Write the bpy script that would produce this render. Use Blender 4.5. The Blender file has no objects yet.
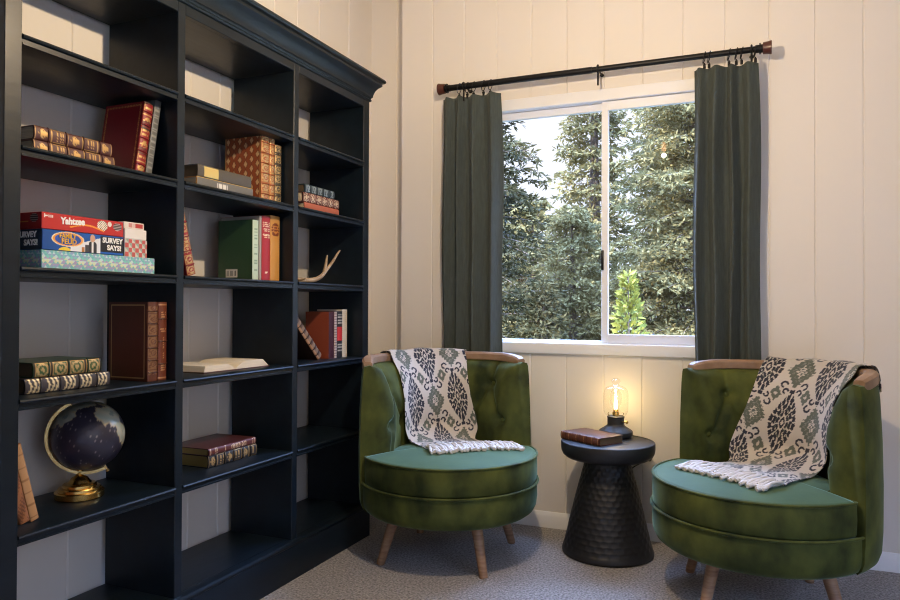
import bpy, bmesh, math, random
import numpy as np
from mathutils import Vector, Matrix, Euler
random.seed(7); RNG = np.random.default_rng(11)
PI = math.pi
SC = bpy.context.scene
COL = SC.collection
def rad(a): return a*PI/180

# ------------------------------------------------------------------ materials
def mat(name, col, rough=.5, metal=0., coat=0., sheen=0., var=0., vscale=8., bump=0., bscale=60., spec=.5, sheen_tint=None, stretch=None, col2=None, trans=0., sheen_rough=.3):
    m = bpy.data.materials.new(name); m.use_nodes = True
    nt = m.node_tree; b = nt.nodes['Principled BSDF']
    b.inputs['Base Color'].default_value = (*col, 1)
    b.inputs['Roughness'].default_value = rough
    b.inputs['Metallic'].default_value = metal
    b.inputs['Coat Weight'].default_value = coat
    b.inputs['Coat Roughness'].default_value = .25
    b.inputs['Specular IOR Level'].default_value = spec
    b.inputs['Sheen Weight'].default_value = sheen
    b.inputs['Sheen Roughness'].default_value = sheen_rough
    if sheen_tint: b.inputs['Sheen Tint'].default_value = (*sheen_tint, 1)
    tc = nt.nodes.new('ShaderNodeTexCoord')
    src = tc.outputs['Object']
    if stretch:
        mp = nt.nodes.new('ShaderNodeMapping'); mp.inputs['Scale'].default_value = stretch
        nt.links.new(src, mp.inputs['Vector']); src = mp.outputs['Vector']
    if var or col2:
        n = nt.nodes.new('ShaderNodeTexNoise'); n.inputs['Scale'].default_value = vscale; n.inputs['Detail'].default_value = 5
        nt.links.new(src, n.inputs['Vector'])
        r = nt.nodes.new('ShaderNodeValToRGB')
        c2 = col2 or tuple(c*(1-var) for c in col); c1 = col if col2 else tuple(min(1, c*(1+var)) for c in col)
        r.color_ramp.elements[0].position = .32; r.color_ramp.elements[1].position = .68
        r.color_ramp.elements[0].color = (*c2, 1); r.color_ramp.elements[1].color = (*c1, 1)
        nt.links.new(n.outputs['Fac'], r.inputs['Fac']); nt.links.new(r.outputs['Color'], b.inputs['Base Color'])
    if bump:
        n2 = nt.nodes.new('ShaderNodeTexNoise'); n2.inputs['Scale'].default_value = bscale; n2.inputs['Detail'].default_value = 4
        nt.links.new(src, n2.inputs['Vector'])
        bp = nt.nodes.new('ShaderNodeBump'); bp.inputs['Strength'].default_value = bump; bp.inputs['Distance'].default_value = .01
        nt.links.new(n2.outputs['Fac'], bp.inputs['Height']); nt.links.new(bp.outputs['Normal'], b.inputs['Normal'])
    if trans:
        tr = nt.nodes.new('ShaderNodeBsdfTranslucent'); tr.inputs['Color'].default_value = (*[min(1, c*1.6) for c in col], 1)
        mx = nt.nodes.new('ShaderNodeMixShader'); mx.inputs['Fac'].default_value = trans
        out = nt.nodes['Material Output']
        nt.links.new(b.outputs[0], mx.inputs[1]); nt.links.new(tr.outputs[0], mx.inputs[2]); nt.links.new(mx.outputs[0], out.inputs['Surface'])
    return m

def painted_mat(name, rough=.5, sheen=0., bump=0., metal_rough=.3):
    """reads the printed pattern from the mesh's own colour attribute; its alpha marks gilding"""
    m = bpy.data.materials.new(name); m.use_nodes = True
    nt = m.node_tree; b = nt.nodes['Principled BSDF']
    a = nt.nodes.new('ShaderNodeAttribute'); a.attribute_name = 'Col'
    nt.links.new(a.outputs['Color'], b.inputs['Base Color'])
    nt.links.new(a.outputs['Alpha'], b.inputs['Metallic'])
    mr = nt.nodes.new('ShaderNodeMapRange'); mr.inputs['To Min'].default_value = rough; mr.inputs['To Max'].default_value = metal_rough
    nt.links.new(a.outputs['Alpha'], mr.inputs['Value']); nt.links.new(mr.outputs[0], b.inputs['Roughness'])
    b.inputs['Sheen Weight'].default_value = sheen
    if bump:
        n2 = nt.nodes.new('ShaderNodeTexNoise'); n2.inputs['Scale'].default_value = 500
        bp = nt.nodes.new('ShaderNodeBump'); bp.inputs['Strength'].default_value = bump; bp.inputs['Distance'].default_value = .004
        nt.links.new(n2.outputs['Fac'], bp.inputs['Height']); nt.links.new(bp.outputs['Normal'], b.inputs['Normal'])
    return m

M = {}
M['wall'] = mat('wall_paint', (.80, .755, .69), .55, bump=.03, bscale=25)
M['ceil'] = mat('ceiling_paint', (.78, .74, .68), .8)
M['white'] = mat('white_trim_paint', (.84, .85, .87), .4)
M['vinyl'] = mat('white_vinyl', (.84, .86, .90), .35)
M['navy'] = mat('navy_black_paint', (.0040, .0090, .0150), .40, coat=.08, spec=.30, bump=.06, bscale=40, stretch=(1, .25, 1), var=.25, vscale=20)
M['carpet'] = mat('carpet_pile', (.52, .485, .46), .95, sheen=.2, bump=1., bscale=210, vscale=110, col2=(.13, .122, .12))
M['velvet'] = mat('green_velvet', (.092, .108, .022), .75, sheen=.4, vscale=8, col2=(.016, .024, .006), sheen_tint=(.40, .62, .45), bump=.06, bscale=30, spec=.2, stretch=(1, 1, .75))
M['velvet_skylit'] = mat('green_velvet_skylit', (.072, .115, .042), .7, sheen=.9, vscale=5, col2=(.045, .08, .030), sheen_tint=(.42, .75, .70), bump=.04, bscale=20, spec=.2)  # velvet of the cushion tops, teal skylight from the window put into the colour
M['oak'] = mat('oak_wood', (.32, .19, .105), .5, stretch=(3, 3, 25), vscale=4, col2=(.20, .10, .05))
M['oak_trim'] = mat('oak_trim_wood', (.34, .215, .13), .5, vscale=14, col2=(.22, .13, .075))
M['black'] = mat('black_metal', (.012, .012, .013), .42, metal=.6)
M['tblack'] = mat('black_painted_metal', (.010, .0105, .012), .48, bump=.02, bscale=30)
M['lampblack'] = mat('lamp_black', (.02, .021, .022), .5)
M['brass'] = mat('polished_brass', (.70, .45, .14), .22, metal=1)
M['brass2'] = mat('aged_brass', (.62, .44, .17), .33, metal=1)
M['finial'] = mat('red_brown_wood', (.075, .017, .010), .4, coat=.3)
M['curtain'] = mat('green_linen', (.060, .076, .071), .9, bump=.25, bscale=400, stretch=(1, 1, .15), var=.15, vscale=120, trans=.07, sheen=.1)
M['gold'] = mat('gilt', (.75, .48, .16), .35, metal=1)
M['pages'] = mat('page_edges', (.62, .50, .34), .8, stretch=(1, 60, 1), vscale=12, var=.2)
M['pages_w'] = mat('pale_page_edges', (.75, .66, .50), .8, stretch=(1, 1, 60), vscale=12, var=.12)
M['pages_g'] = mat('gilt_page_edges', (.52, .38, .12), .4, metal=.7)
M['pages_d'] = mat('dark_page_edges', (.10, .07, .04), .7)
M['maroon'] = mat('maroon_leather', (.07, .018, .016), .4, coat=.2, bump=.08, bscale=200)
M['red'] = mat('red_leather', (.20, .008, .014), .38, coat=.2, bump=.08, bscale=200)
M['grey'] = mat('grey_cloth', (.085, .09, .09), .6)
M['blackb'] = mat('black_leather', (.018, .016, .016), .4, coat=.2, bump=.08, bscale=200)
M['dgreen'] = mat('dark_green_leather', (.018, .045, .02), .4, coat=.2, bump=.08, bscale=200)
M['dpurple'] = mat('dark_violet_leather', (.03, .026, .032), .42, coat=.2, bump=.08, bscale=200)
M['brown'] = mat('brown_leather', (.085, .021, .008), .4, coat=.25, bump=.06, bscale=120, var=.35, vscale=9)
M['orange'] = mat('orange_leather', (.30, .065, .018), .42, coat=.15, bump=.08, bscale=200)
M['taupe'] = mat('taupe_cloth', (.075, .065, .055), .6)
M['greencloth'] = mat('green_cloth', (.025, .075, .032), .65, bump=.1, bscale=300)
M['cream'] = mat('cream_paper', (.62, .56, .46), .7)
M['palegrey'] = mat('pale_grey_paper', (.36, .34, .32), .7)
M['crimson'] = mat('crimson_cloth', (.38, .02, .028), .55)
M['ochre'] = mat('ochre_cloth', (.55, .27, .07), .6)
M['rust'] = mat('rust_cloth', (.26, .05, .018), .6)
M['coral'] = mat('coral_cloth', (.46, .13, .075), .6)
M['slate'] = mat('slate_blue_leather', (.03, .05, .065), .45)
M['tan'] = mat('tan_leather', (.42, .18, .07), .5, var=.3, vscale=18)
M['darkbrown'] = mat('dark_brown_leather', (.035, .014, .008), .45)
M['antler'] = mat('antler_bone', (.50, .36, .22), .55, vscale=25, col2=(.30, .20, .12))
M['redcard'] = mat('red_card', (.45, .02, .02), .4)
M['bluecard'] = mat('blue_card', (.015, .09, .38), .4)
M['tealcard'] = mat('teal_card', (.12, .42, .42), .4)
M['whitecard'] = mat('white_card', (.75, .73, .72), .45)
M['paint'] = painted_mat('printed_card', .42)
M['tool'] = painted_mat('gold_tooled_leather', .45, bump=.1, metal_rough=.42)
M['map'] = painted_mat('globe_map', .28)
M['ikat'] = painted_mat('ikat_weave', .9, sheen=.2, bump=.5)
M['fringe'] = mat('cream_yarn', (.60, .57, .54), .9, sheen=.2)
M['ink_white'] = mat('white_print', (.85, .85, .85), .5)
M['ink_black'] = mat('black_print', (.01, .01, .012), .5)
M['ink_red'] = mat('red_print', (.5, .03, .03), .5)
M['ink_gold'] = mat('yellow_print', (.75, .42, .04), .5)
M['bark'] = mat('tree_bark', (.10, .07, .05), .9, bump=.6, bscale=15, var=.4)
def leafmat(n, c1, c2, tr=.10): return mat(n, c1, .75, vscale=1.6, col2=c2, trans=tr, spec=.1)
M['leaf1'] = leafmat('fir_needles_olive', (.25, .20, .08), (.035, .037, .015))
M['leaf2'] = leafmat('fir_needles_shaded', (.085, .070, .026), (.013, .013, .006))  # olive needles darkened, the tree's shade put into the colour
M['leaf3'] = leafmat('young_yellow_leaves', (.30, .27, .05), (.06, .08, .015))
M['ground'] = mat('forest_floor', (.10, .09, .05), .95, var=.5, vscale=2)

def emis(name, col, s):
    m = bpy.data.materials.new(name); m.use_nodes = True
    b = m.node_tree.nodes['Principled BSDF']
    b.inputs['Base Color'].default_value = (*col, 1); b.inputs['Emission Color'].default_value = (*col, 1); b.inputs['Emission Strength'].default_value = s
    return m
M['filament'] = emis('glowing_filament', (1, .60, .22), 35)
M['bulb'] = emis('glowing_bulb', (1, .50, .22), 8)
def glassmat(name, tint=(1, 1, 1), boost=1., rough=0.):
    m = bpy.data.materials.new(name); m.use_nodes = True
    nt = m.node_tree; nt.nodes.remove(nt.nodes['Principled BSDF'])
    t = nt.nodes.new('ShaderNodeBsdfTransparent'); t.inputs['Color'].default_value = (*tint, 1)
    g = nt.nodes.new('ShaderNodeBsdfGlossy'); g.inputs['Roughness'].default_value = rough
    f = nt.nodes.new('ShaderNodeLayerWeight')
    pw = nt.nodes.new('ShaderNodeMath'); pw.operation = 'POWER'; pw.inputs[1].default_value = 4.
    mu = nt.nodes.new('ShaderNodeMath'); mu.operation = 'MULTIPLY_ADD'; mu.inputs[1].default_value = .45*boost; mu.inputs[2].default_value = .04*boost
    x = nt.nodes.new('ShaderNodeMixShader')
    nt.links.new(f.outputs['Facing'], pw.inputs[0]); nt.links.new(pw.outputs[0], mu.inputs[0]); nt.links.new(mu.outputs[0], x.inputs[0])
    nt.links.new(t.outputs[0], x.inputs[1]); nt.links.new(g.outputs[0], x.inputs[2])
    nt.links.new(x.outputs[0], nt.nodes['Material Output'].inputs['Surface'])
    return m
M['pane'] = glassmat('window_glass', (.97, .98, .98), .6)
M['jar'] = glassmat('clear_lamp_glass', (.96, .96, .95), 1.3)

# ------------------------------------------------------------------ object helpers
def mesh_obj(name, verts, faces, m, parent=None, smooth=35, sub=0):
    me = bpy.data.meshes.new(name)
    me.from_pydata([tuple(v) for v in verts], [], faces); me.update()
    if smooth:
        me.polygons.foreach_set('use_smooth', [True]*len(me.polygons)); me.set_sharp_from_angle(angle=rad(smooth))
    if m is not None: me.materials.append(m)
    o = bpy.data.objects.new(name, me); COL.objects.link(o)
    if parent: o.parent = parent
    return o
def bm_obj(name, bm, m, parent=None, smooth=35):
    bmesh.ops.recalc_face_normals(bm, faces=bm.faces)
    me = bpy.data.meshes.new(name); bm.to_mesh(me); bm.free()
    if smooth:
        me.polygons.foreach_set('use_smooth', [True]*len(me.polygons)); me.set_sharp_from_angle(angle=rad(smooth))
    if m is not None: me.materials.append(m)
    o = bpy.data.objects.new(name, me); COL.objects.link(o)
    if parent: o.parent = parent
    return o
def add_box(bm, a, b, bev=0., seg=2):
    r = bmesh.ops.create_cube(bm, size=1)
    vs = r['verts']
    for v in vs:
        v.co = Vector([a[i] + (v.co[i]+.5)*(b[i]-a[i]) for i in range(3)])
    if bev:
        es = list({e for v in vs for e in v.link_edges})
        bmesh.ops.bevel(bm, geom=es, offset=bev, segments=seg, profile=.5, affect='EDGES')
def box(name, a, b, m, parent=None, bev=0., seg=2):
    bm = bmesh.new(); add_box(bm, a, b, bev, seg)
    return bm_obj(name, bm, m, parent, 35 if bev else 0)
def tube_data(path, r, n=10, closed=False, caps=True):
    P = [Vector(p) for p in path]; k = len(P)
    R = r if isinstance(r, (list, tuple)) else [r]*k
    V = []; F = []; up = None
    for i in range(k):
        if closed: t = P[(i+1) % k]-P[i-1]
        else: t = P[min(i+1, k-1)]-P[max(i-1, 0)]
        t.normalize()
        if up is None:
            up = Vector((0, 0, 1)) if abs(t.z) < .9 else Vector((1, 0, 0))
        side = t.cross(up).normalized(); up = side.cross(t).normalized()
        for j in range(n):
            a = 2*PI*j/n
            V.append(P[i]+(side*math.cos(a)+up*math.sin(a))*R[i])
    m = k if closed else k-1
    for i in range(m):
        for j in range(n):
            a = i*n+j; b = i*n+(j+1) % n; c = ((i+1) % k)*n+(j+1) % n; d = ((i+1) % k)*n+j
            F.append((a, b, c, d))
    if caps and not closed:
        F.append(tuple(range(n))[::-1]); F.append(tuple((k-1)*n+j for j in range(n)))
    return V, F
def join(parts):
    V = []; F = []
    for v, f in parts:
        o = len(V); V += list(v); F += [tuple(i+o for i in q) for q in f]
    return V, F
def tube(name, path, r, m, parent=None, n=10, closed=False):
    V, F = tube_data(path, r, n, closed); return mesh_obj(name, V, F, m, parent, 50)
def lathe_data(prof, n=48, c=(0, 0, 0), cap=True):
    V = []; F = []
    for r, z in prof:
        for j in range(n):
            a = 2*PI*j/n; V.append((c[0]+r*math.cos(a), c[1]+r*math.sin(a), c[2]+z))
    for i in range(len(prof)-1):
        for j in range(n):
            F.append((i*n+j, i*n+(j+1) % n, (i+1)*n+(j+1) % n, (i+1)*n+j))
    if cap:
        if prof[0][0] > 1e-4: F.append(tuple(range(n))[::-1])
        if prof[-1][0] > 1e-4: F.append(tuple((len(prof)-1)*n+j for j in range(n)))
    return V, F
def lathe(name, prof, m, parent=None, n=48, c=(0, 0, 0), smooth=35, cap=True):
    V, F = lathe_data(prof, n, c, cap); return mesh_obj(name, V, F, m, parent, smooth)
def ball_data(c, r, n=12, s=(1, 1, 1)):
    pr = [(max(1e-5, r*math.sin(PI*i/n)), -r*math.cos(PI*i/n)) for i in range(n+1)]
    V, F = lathe_data(pr, n*2, (0, 0, 0), False)
    return [(c[0]+v[0]*s[0], c[1]+v[1]*s[1], c[2]+v[2]*s[2]) for v in V], F
def prism(name, poly, axis, lo, hi, m, parent=None, smooth=30):
    """extrude a closed 2-D outline along an axis ('x','y','z')"""
    V = []; n = len(poly)
    for h in (lo, hi):
        for a, b in poly:
            V.append({'x': (h, a, b), 'y': (a, h, b), 'z': (a, b, h)}[axis])
    F = [tuple(range(n))[::-1], tuple(range(n, 2*n))]+[(i, (i+1) % n, n+(i+1) % n, n+i) for i in range(n)]
    bm = bmesh.new()
    bv = [bm.verts.new(v) for v in V]
    for f in F: bm.faces.new([bv[i] for i in f])
    return bm_obj(name, bm, m, parent, smooth)
def set_col(o, cols):
    at = o.data.color_attributes.new('Col', 'FLOAT_COLOR', 'POINT')
    at.data.foreach_set('color', np.asarray(cols, dtype=np.float32).ravel())
def painted(name, pos, nu, nv, colf, m, parent=None, smooth=60):
    V = []; C = []
    for j in range(nv+1):
        for i in range(nu+1):
            u = i/nu; v = j/nv
            V.append(pos(u, v)); c = colf(u, v); C.append(c if len(c) == 4 else (*c, 0))
    F = [(j*(nu+1)+i, j*(nu+1)+i+1, (j+1)*(nu+1)+i+1, (j+1)*(nu+1)+i) for j in range(nv) for i in range(nu)]
    o = mesh_obj(name, V, F, m, parent, smooth); set_col(o, C); return o
def tag(o, label, cat, group=None, kind=None):
    o['label'] = label; o['category'] = cat
    if group: o['group'] = group
    if kind: o['kind'] = kind
    return o
def thing(name, label, cat, loc=(0, 0, 0), rot=(0, 0, 0), group=None):
    o = bpy.data.objects.new(name, None); o.empty_display_size = .05; COL.objects.link(o)
    o.location = loc; o.rotation_euler = rot
    return tag(o, label, cat, group)
def struct(o): o['kind'] = 'structure'; return o
def text(name, body, size, m, parent, loc, rot, ext=.0006, shear=0., sx=1., align='LEFT', off=0.):
    cu = bpy.data.curves.new(name, 'FONT'); cu.body = body; cu.size = size; cu.extrude = ext; cu.shear = shear; cu.align_x = align; cu.offset = off
    cu.resolution_u = 3
    t = bpy.data.objects.new(name, cu); COL.objects.link(t)
    dg = bpy.context.evaluated_depsgraph_get()
    me = bpy.data.meshes.new_from_object(t.evaluated_get(dg))
    bpy.data.objects.remove(t); bpy.data.curves.remove(cu)
    me.name = name
    for v in me.vertices: v.co.x *= sx
    me.materials.clear(); me.materials.append(m)
    o = bpy.data.objects.new(name, me); COL.objects.link(o); o.parent = parent; o.location = loc; o.rotation_euler = rot
    return o
ROT_X = (PI/2, 0, PI/2)      # lettering that faces +x
ROT_NY = (PI/2, 0, 0)        # lettering that faces -y

# ------------------------------------------------------------------ the room
XL, YW, XR, YF, ZC = -2.047, 3.484, 2.35, -2.3, 2.95
WX0, WX1, WZ0, WZ1 = -1.37, .0, .868, 2.16        # window opening in the back wall
def grooved(bm, axis, const, sgn, a0, a1, z0, z1, grooves, w=.0045, d=.0045):
    """plank wall strip with v-grooves, facing sgn along the other axis"""
    pts = [(a0, 0)]
    for g in grooves:
        if a0+w < g < a1-w: pts += [(g-w, 0), (g, -d), (g+w, 0)]
    pts.append((a1, 0))
    row = []
    for z in (z0, z1):
        row.append([bm.verts.new((a, const+sgn*dd, z) if axis == 'x' else (const+sgn*dd, a, z)) for a, dd in pts])
    for i in range(len(pts)-1):
        bm.faces.new((row[0][i], row[0][i+1], row[1][i+1], row[1][i]))
XREC = -1.786
GX = [XREC+.1838*k for k in range(1, 23)]
bm = bmesh.new()
grooved(bm, 'x', YW, -1, XREC, WX0, 0, ZC, GX)
grooved(bm, 'x', YW, -1, WX1, XR, 0, ZC, GX)
grooved(bm, 'x', YW, -1, WX0, WX1, 0, WZ0, GX)
grooved(bm, 'x', YW, -1, WX0, WX1, WZ1, ZC, GX)
grooved(bm, 'x', YW+.12, -1, XL, XREC, 0, ZC, [XREC-.094])
# the jamb of the recess and the outer shell of the wall
add_box(bm, (XREC, YW+.004, 0), (WX0, YW+.14, ZC)); add_box(bm, (WX1, YW+.006, 0), (XR, YW+.14, ZC))
add_box(bm, (WX0, YW+.006, 0), (WX1, YW+.14, WZ0)); add_box(bm, (WX0, YW+.006, WZ1), (WX1, YW+.14, ZC))
add_box(bm, (XL-.1, YW+.126, 0), (XREC+.02, YW+.16, ZC))
me = bpy.data.meshes.new('wall_back'); bm.to_mesh(me); bm.free(); me.materials.append(M['wall'])
o = bpy.data.objects.new('wall_back', me); COL.objects.link(o); struct(o)
bm = bmesh.new()
grooved(bm, 'y', XL, 1, YF, YW+.12, 0, ZC, [-.3, .05, .41, .76, 1.11, 1.29, 1.465, 1.642, 1.82, 1.995, 2.172, 2.341, 2.52, 2.70, 2.88, 3.065, 3.355])
add_box(bm, (XL-.1, YF, 0), (XL-.006, YW+.16, ZC))
struct(bm_obj('wall_left', bm, M['wall'], None, 0))
# right wall with an opening added to let in fill daylight
RY0, RY1, RZ0, RZ1 = -1.9, 1.2, .55, 2.35
bm = bmesh.new()
add_box(bm, (XR, YF, 0), (XR+.12, RY0, ZC)); add_box(bm, (XR, RY1, 0), (XR+.12, YW+.14, ZC))
add_box(bm, (XR, RY0, 0), (XR+.12, RY1, RZ0)); add_box(bm, (XR, RY0, RZ1), (XR+.12, RY1, ZC))
struct(bm_obj('wall_right', bm, M['wall'], None, 0))
struct(box('wall_front', (XL-.1, YF-.12, 0), (XR+.12, YF, ZC), M['wall']))
struct(box('floor', (XL-.1, YF-.12, -.12), (XR+.12, YW+.16, 0), M['carpet']))
struct(box('ceiling', (XL-.1, YF-.12, ZC), (XR+.12, YW+.16, ZC+.12), M['ceil']))
# baseboard with a small ogee
bp = [(0, 0), (-.014, 0), (-.014, .055), (-.010, .063), (-.007, .072), (-.003, .077), (0, .078)]
struct(prism('baseboard_back', [(YW+a-.0005, z) for a, z in bp], 'x', XREC+.001, XR-.016, M['white']))
struct(prism('baseboard_right', [(XR+a-.0005, z) for a, z in bp], 'y', YF+.01, YW-.02, M['white']))

# window_1: white vinyl slider in a painted casing
w = bpy.data.objects.new('window_1', None); COL.objects.link(w); w.location = ((WX0+WX1)/2, YW, WZ0); struct(w)
hw = (WX1-WX0)/2; H = WZ1-WZ0
bm = bmesh.new()     # casing lining the opening
for a, b in (((-hw, -.012, H-.056), (hw, .13, H)), ((-hw, -.012, .0), (hw, .13, .028)), ((-hw, -.012, .028), (-hw+.028, .13, H-.056)), ((hw-.028, -.012, .028), (hw, .13, H-.056))):
    add_box(bm, a, b, .002, 1)
bm_obj('casing', bm, M['white'], w)
box('window_sill', (-hw-.0, -.022, .0), (hw+.0, -.013, .052), M['white'], w, .003)
def sash(x0, x1, y, z0, z1, t, side):
    bm = bmesh.new(); l, r = side
    add_box(bm, (x0, y, z0), (x0+l, y+.025, z1), .002, 1); add_box(bm, (x1-r, y, z0), (x1, y+.025, z1), .002, 1)
    add_box(bm, (x0+l, y, z0), (x1-r, y+.025, z0+t), .002, 1); add_box(bm, (x0+l, y, z1-t), (x1-r, y+.025, z1), .002, 1)
    s = bm_obj('sash', bm, M['vinyl'], w)
    V = [(x0+l, y+.012, z0+t), (x1-r, y+.012, z0+t), (x1-r, y+.012, z1-t), (x0+l, y+.012, z1-t)]
    V += [(a, b+.004, c) for a, b, c in V]
    p = mesh_obj('pane', V, [(0, 1, 2, 3), (7, 6, 5, 4), (0, 4, 5, 1), (1, 5, 6, 2), (2, 6, 7, 3), (3, 7, 4, 0)], M['pane'], s, 0)
    return s
cx = (WX0+WX1)/2
s1 = sash(-hw+.028, -.694-cx+.012, .034, .030, H-.058, .036, (.032, .016))
s2 = sash(-.696-cx, hw-.028, .006, .056, H-.058, .044, (.033, .033))
bm = bmesh.new()      # track the sashes run in
for z0, z1 in ((.029, .055),):
    add_box(bm, (-hw+.029, .000, z0), (hw-.029, .030, z1), .002, 1)
bm_obj('track', bm, M['vinyl'], w)
box('latch', (-.699-cx+.004, -.006, 1.28-WZ0), (-.683-cx, .0055, 1.377-WZ0), M['black'], w, .003)
# window_fill in the right wall, out of view, added for cool fill light
w2 = bpy.data.objects.new('window_fill', None); COL.objects.link(w2); w2.location = (XR, (RY0+RY1)/2, RZ0); struct(w2)
bm = bmesh.new(); hy = (RY1-RY0)/2; hz = RZ1-RZ0
for a, b in (((-.01, -hy, 0), (.12, hy, .05)), ((-.01, -hy, hz-.05), (.12, hy, hz)), ((-.01, -hy, .05), (.12, -hy+.05, hz-.05)), ((-.01, hy-.05, .05), (.12, hy, hz-.05)), ((.03, -.025, .05), (.09, .025, hz-.05))):
    add_box(bm, a, b)
bm_obj('casing', bm, M['white'], w2, 0)
V = [(.06, -hy+.05, .05), (.06, hy-.05, .05), (.06, hy-.05, hz-.05), (.06, -hy+.05, hz-.05)]
V += [(x+.004, y, z) for x, y, z in V]
mesh_obj('pane', V, [(0, 3, 2, 1), (4, 5, 6, 7), (0, 1, 5, 4), (1, 2, 6, 5), (2, 3, 7, 6), (3, 0, 4, 7)], M['pane'], w2, 0)

# ------------------------------------------------------------------ the bookcase
XF, XB = -1.72, -2.027
S = {1: 1.792, 2: 1.508, 3: 1.198, 4: .859, 5: .514, 0: .157}
UP = [(1.190, 1.237), (1.769, 1.802), (2.400, 2.434), (2.958, 3.010)]
bc = thing('bookcase', 'tall navy black open bookcase with crown molding standing against the paneled wall', 'bookcase', (XF, 2.1, 0))
def BL(p): return (p[0]-XF, p[1]-2.1, p[2])
for y0, y1 in UP:
    box('upright', BL((XB, y0, .0)), BL((XF, y1, 2.113)), M['navy'], bc, .002, 1)
def shelf_prof(z):       # front nosing: bullnose over a recessed band over a bead
    return [(XB, z), (XF+.000, z), (XF+.004, z-.002), (XF+.006, z-.006), (XF+.004, z-.010), (XF-.003, z-.012), (XF-.003, z-.021), (XF+.001, z-.0225), (XF+.001, z-.027), (XF-.004, z-.029), (XB, z-.029)]
for k in range(3):
    y0, y1 = UP[k][1], UP[k+1][0]
    for s in (1, 2, 3, 4, 5):
        prism('shelf', [(x-XF, z) for x, z in shelf_prof(S[s])], 'y', y0-2.1, y1-2.1, M['navy'], bc)
    box('bottom_board', BL((XB, y0, .117)), BL((XF-.022, y1, .157)), M['navy'], bc)
    box('top_board', BL((XB, y0, 2.053)), BL((XF-.022, y1, 2.075)), M['navy'], bc)
    box('header_rail', BL((XF-.021, y0, 2.052)), BL((XF, y1, 2.113)), M['navy'], bc, .002, 1)
pl = [(XF-.020, 0), (XF+.012, 0), (XF+.012, .128), (XF+.010, .134), (XF+.014, .139), (XF+.015, .147), (XF+.012, .154), (XF+.006, .157), (XF-.020, .157)]
prism('plinth', [(x-XF, z) for x, z in pl], 'y', 1.19-2.1, 3.011-2.1, M['navy'], bc)
# crown swept along the front and mitred round the end
cp = [(0, 2.085), (.006, 2.088), (.009, 2.094), (.005, 2.100), (.008, 2.106), (.013, 2.110), (.013, 2.116), (.016, 2.128), (.022, 2.142), (.031, 2.155), (.042, 2.164), (.046, 2.168), (.046, 2.178), (.050, 2.180), (.056, 2.183), (.060, 2.190), (.058, 2.198), (.054, 2.202)]
V = []; F = []
for d, z in cp:
    V += [BL((XF+d, 1.19-d, z)), BL((XF+d, 3.010+d, z)), BL((XB, 3.010+d, z)), BL((XB, 1.19-d, z))]
n = len(cp)
for i in range(n-1):
    for a in range(4):
        b = (a+1) % 4
        if a == 2: continue
        F.append((i*4+a, i*4+b, (i+1)*4+b, (i+1)*4+a))
F.append(((n-1)*4, (n-1)*4+1, (n-1)*4+2, (n-1)*4+3))
mesh_obj('crown_molding', V, F, M['navy'], bc, 22)

# ------------------------------------------------------------------ books
GOLD = (.52, .33, .13, .6)
def spine_curve(T, bulge, n=8):
    return [(bulge*math.cos(-PI/2+PI*i/n), T/2*math.sin(-PI/2+PI*i/n)) for i in range(n+1)]
def book(label, loc, rot, T, H, D, cover, pages='pages', bulge=.006, bands=0, spine=None, front=None, group=None, extra=None, nz=70, nu=14, over=.003):
    """local frame: spine faces +x, thickness along y, foot at z = 0"""
    t = thing('book', label, 'book', loc, rot, group)
    out = [(-D, -T/2)]+spine_curve(T, bulge)+[(-D, T/2)]
    th = .0028
    inn = [(-D, T/2-th)]+[(x-th-.001, y*(1-2*th/T)) for x, y in spine_curve(T, bulge)][::-1]+[(-D, -T/2+th)]
    prism('cover', out+inn, 'z', 0, H, M[cover], t)
    box('pages', (-D+over, -T/2+th+.0003, over), (-.0045+min(0, bulge-.004), T/2-th-.0003, H-over), M[pages], t)
    if bands:
        for k in range(bands):
            zc = H*(k+.75)/(bands+.5)
            c = spine_curve(T+.0012, bulge+.0022)
            tube('raised_band', [(x, y, zc) for x, y in c], .0022, M[cover], t, 6)
    if spine:
        c = spine_curve(T, bulge, 12)
        def pos(u, v):
            f = u*12; i = min(11, int(f)); f -= i
            x = c[i][0]*(1-f)+c[i+1][0]*f; y = c[i][1]*(1-f)+c[i+1][1]*f
            return (x+.0006, y*1.008, .0015+v*(H-.003))
        painted('spine', pos, nu, nz, lambda u, v: spine(u, v, T, H), M['tool'], t)
    if front:     # the board that faces -y
        painted('front_board', lambda u, v: (-D+.001+u*(D-.002), -T/2-.0006, .001+v*(H-.002)), 60, 80, lambda u, v: front(u, v, D, H), M['tool'], t)
    if extra: extra(t, T, H, D)
    return t
def L(c): return (*c, 0.)
def medallion(base, n=5, sq=True, bandcol=None):
    """panels between raised bands, each with a gilt ornament; alternate panels are lettered"""
    def f(u, v, T, H):
        p = v*n; k = int(min(n-1, p)); q = (p-k)*2-1; s = (u*2-1)
        if abs(q) > .93: return bandcol or GOLD
        if abs(q) > .86: return L(base)
        if k % 2 == 0:
            d = abs(s)/.75+abs(q)/.78
            d += .12*math.sin(9*math.atan2(q, s+1e-6))
            if d < .76 and not (.34 < d < .44): return GOLD
            return L(base)
        if abs(s) < .56 and abs(q) < .5:
            if (int((q+1)*9)) % 2 == 0 and math.sin(s*23+k*5)+math.sin(s*41) > -.7: return GOLD
        if .68 < abs(s) < .76 and abs(q) < .76: return GOLD
        return L(base)
    return f
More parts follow.
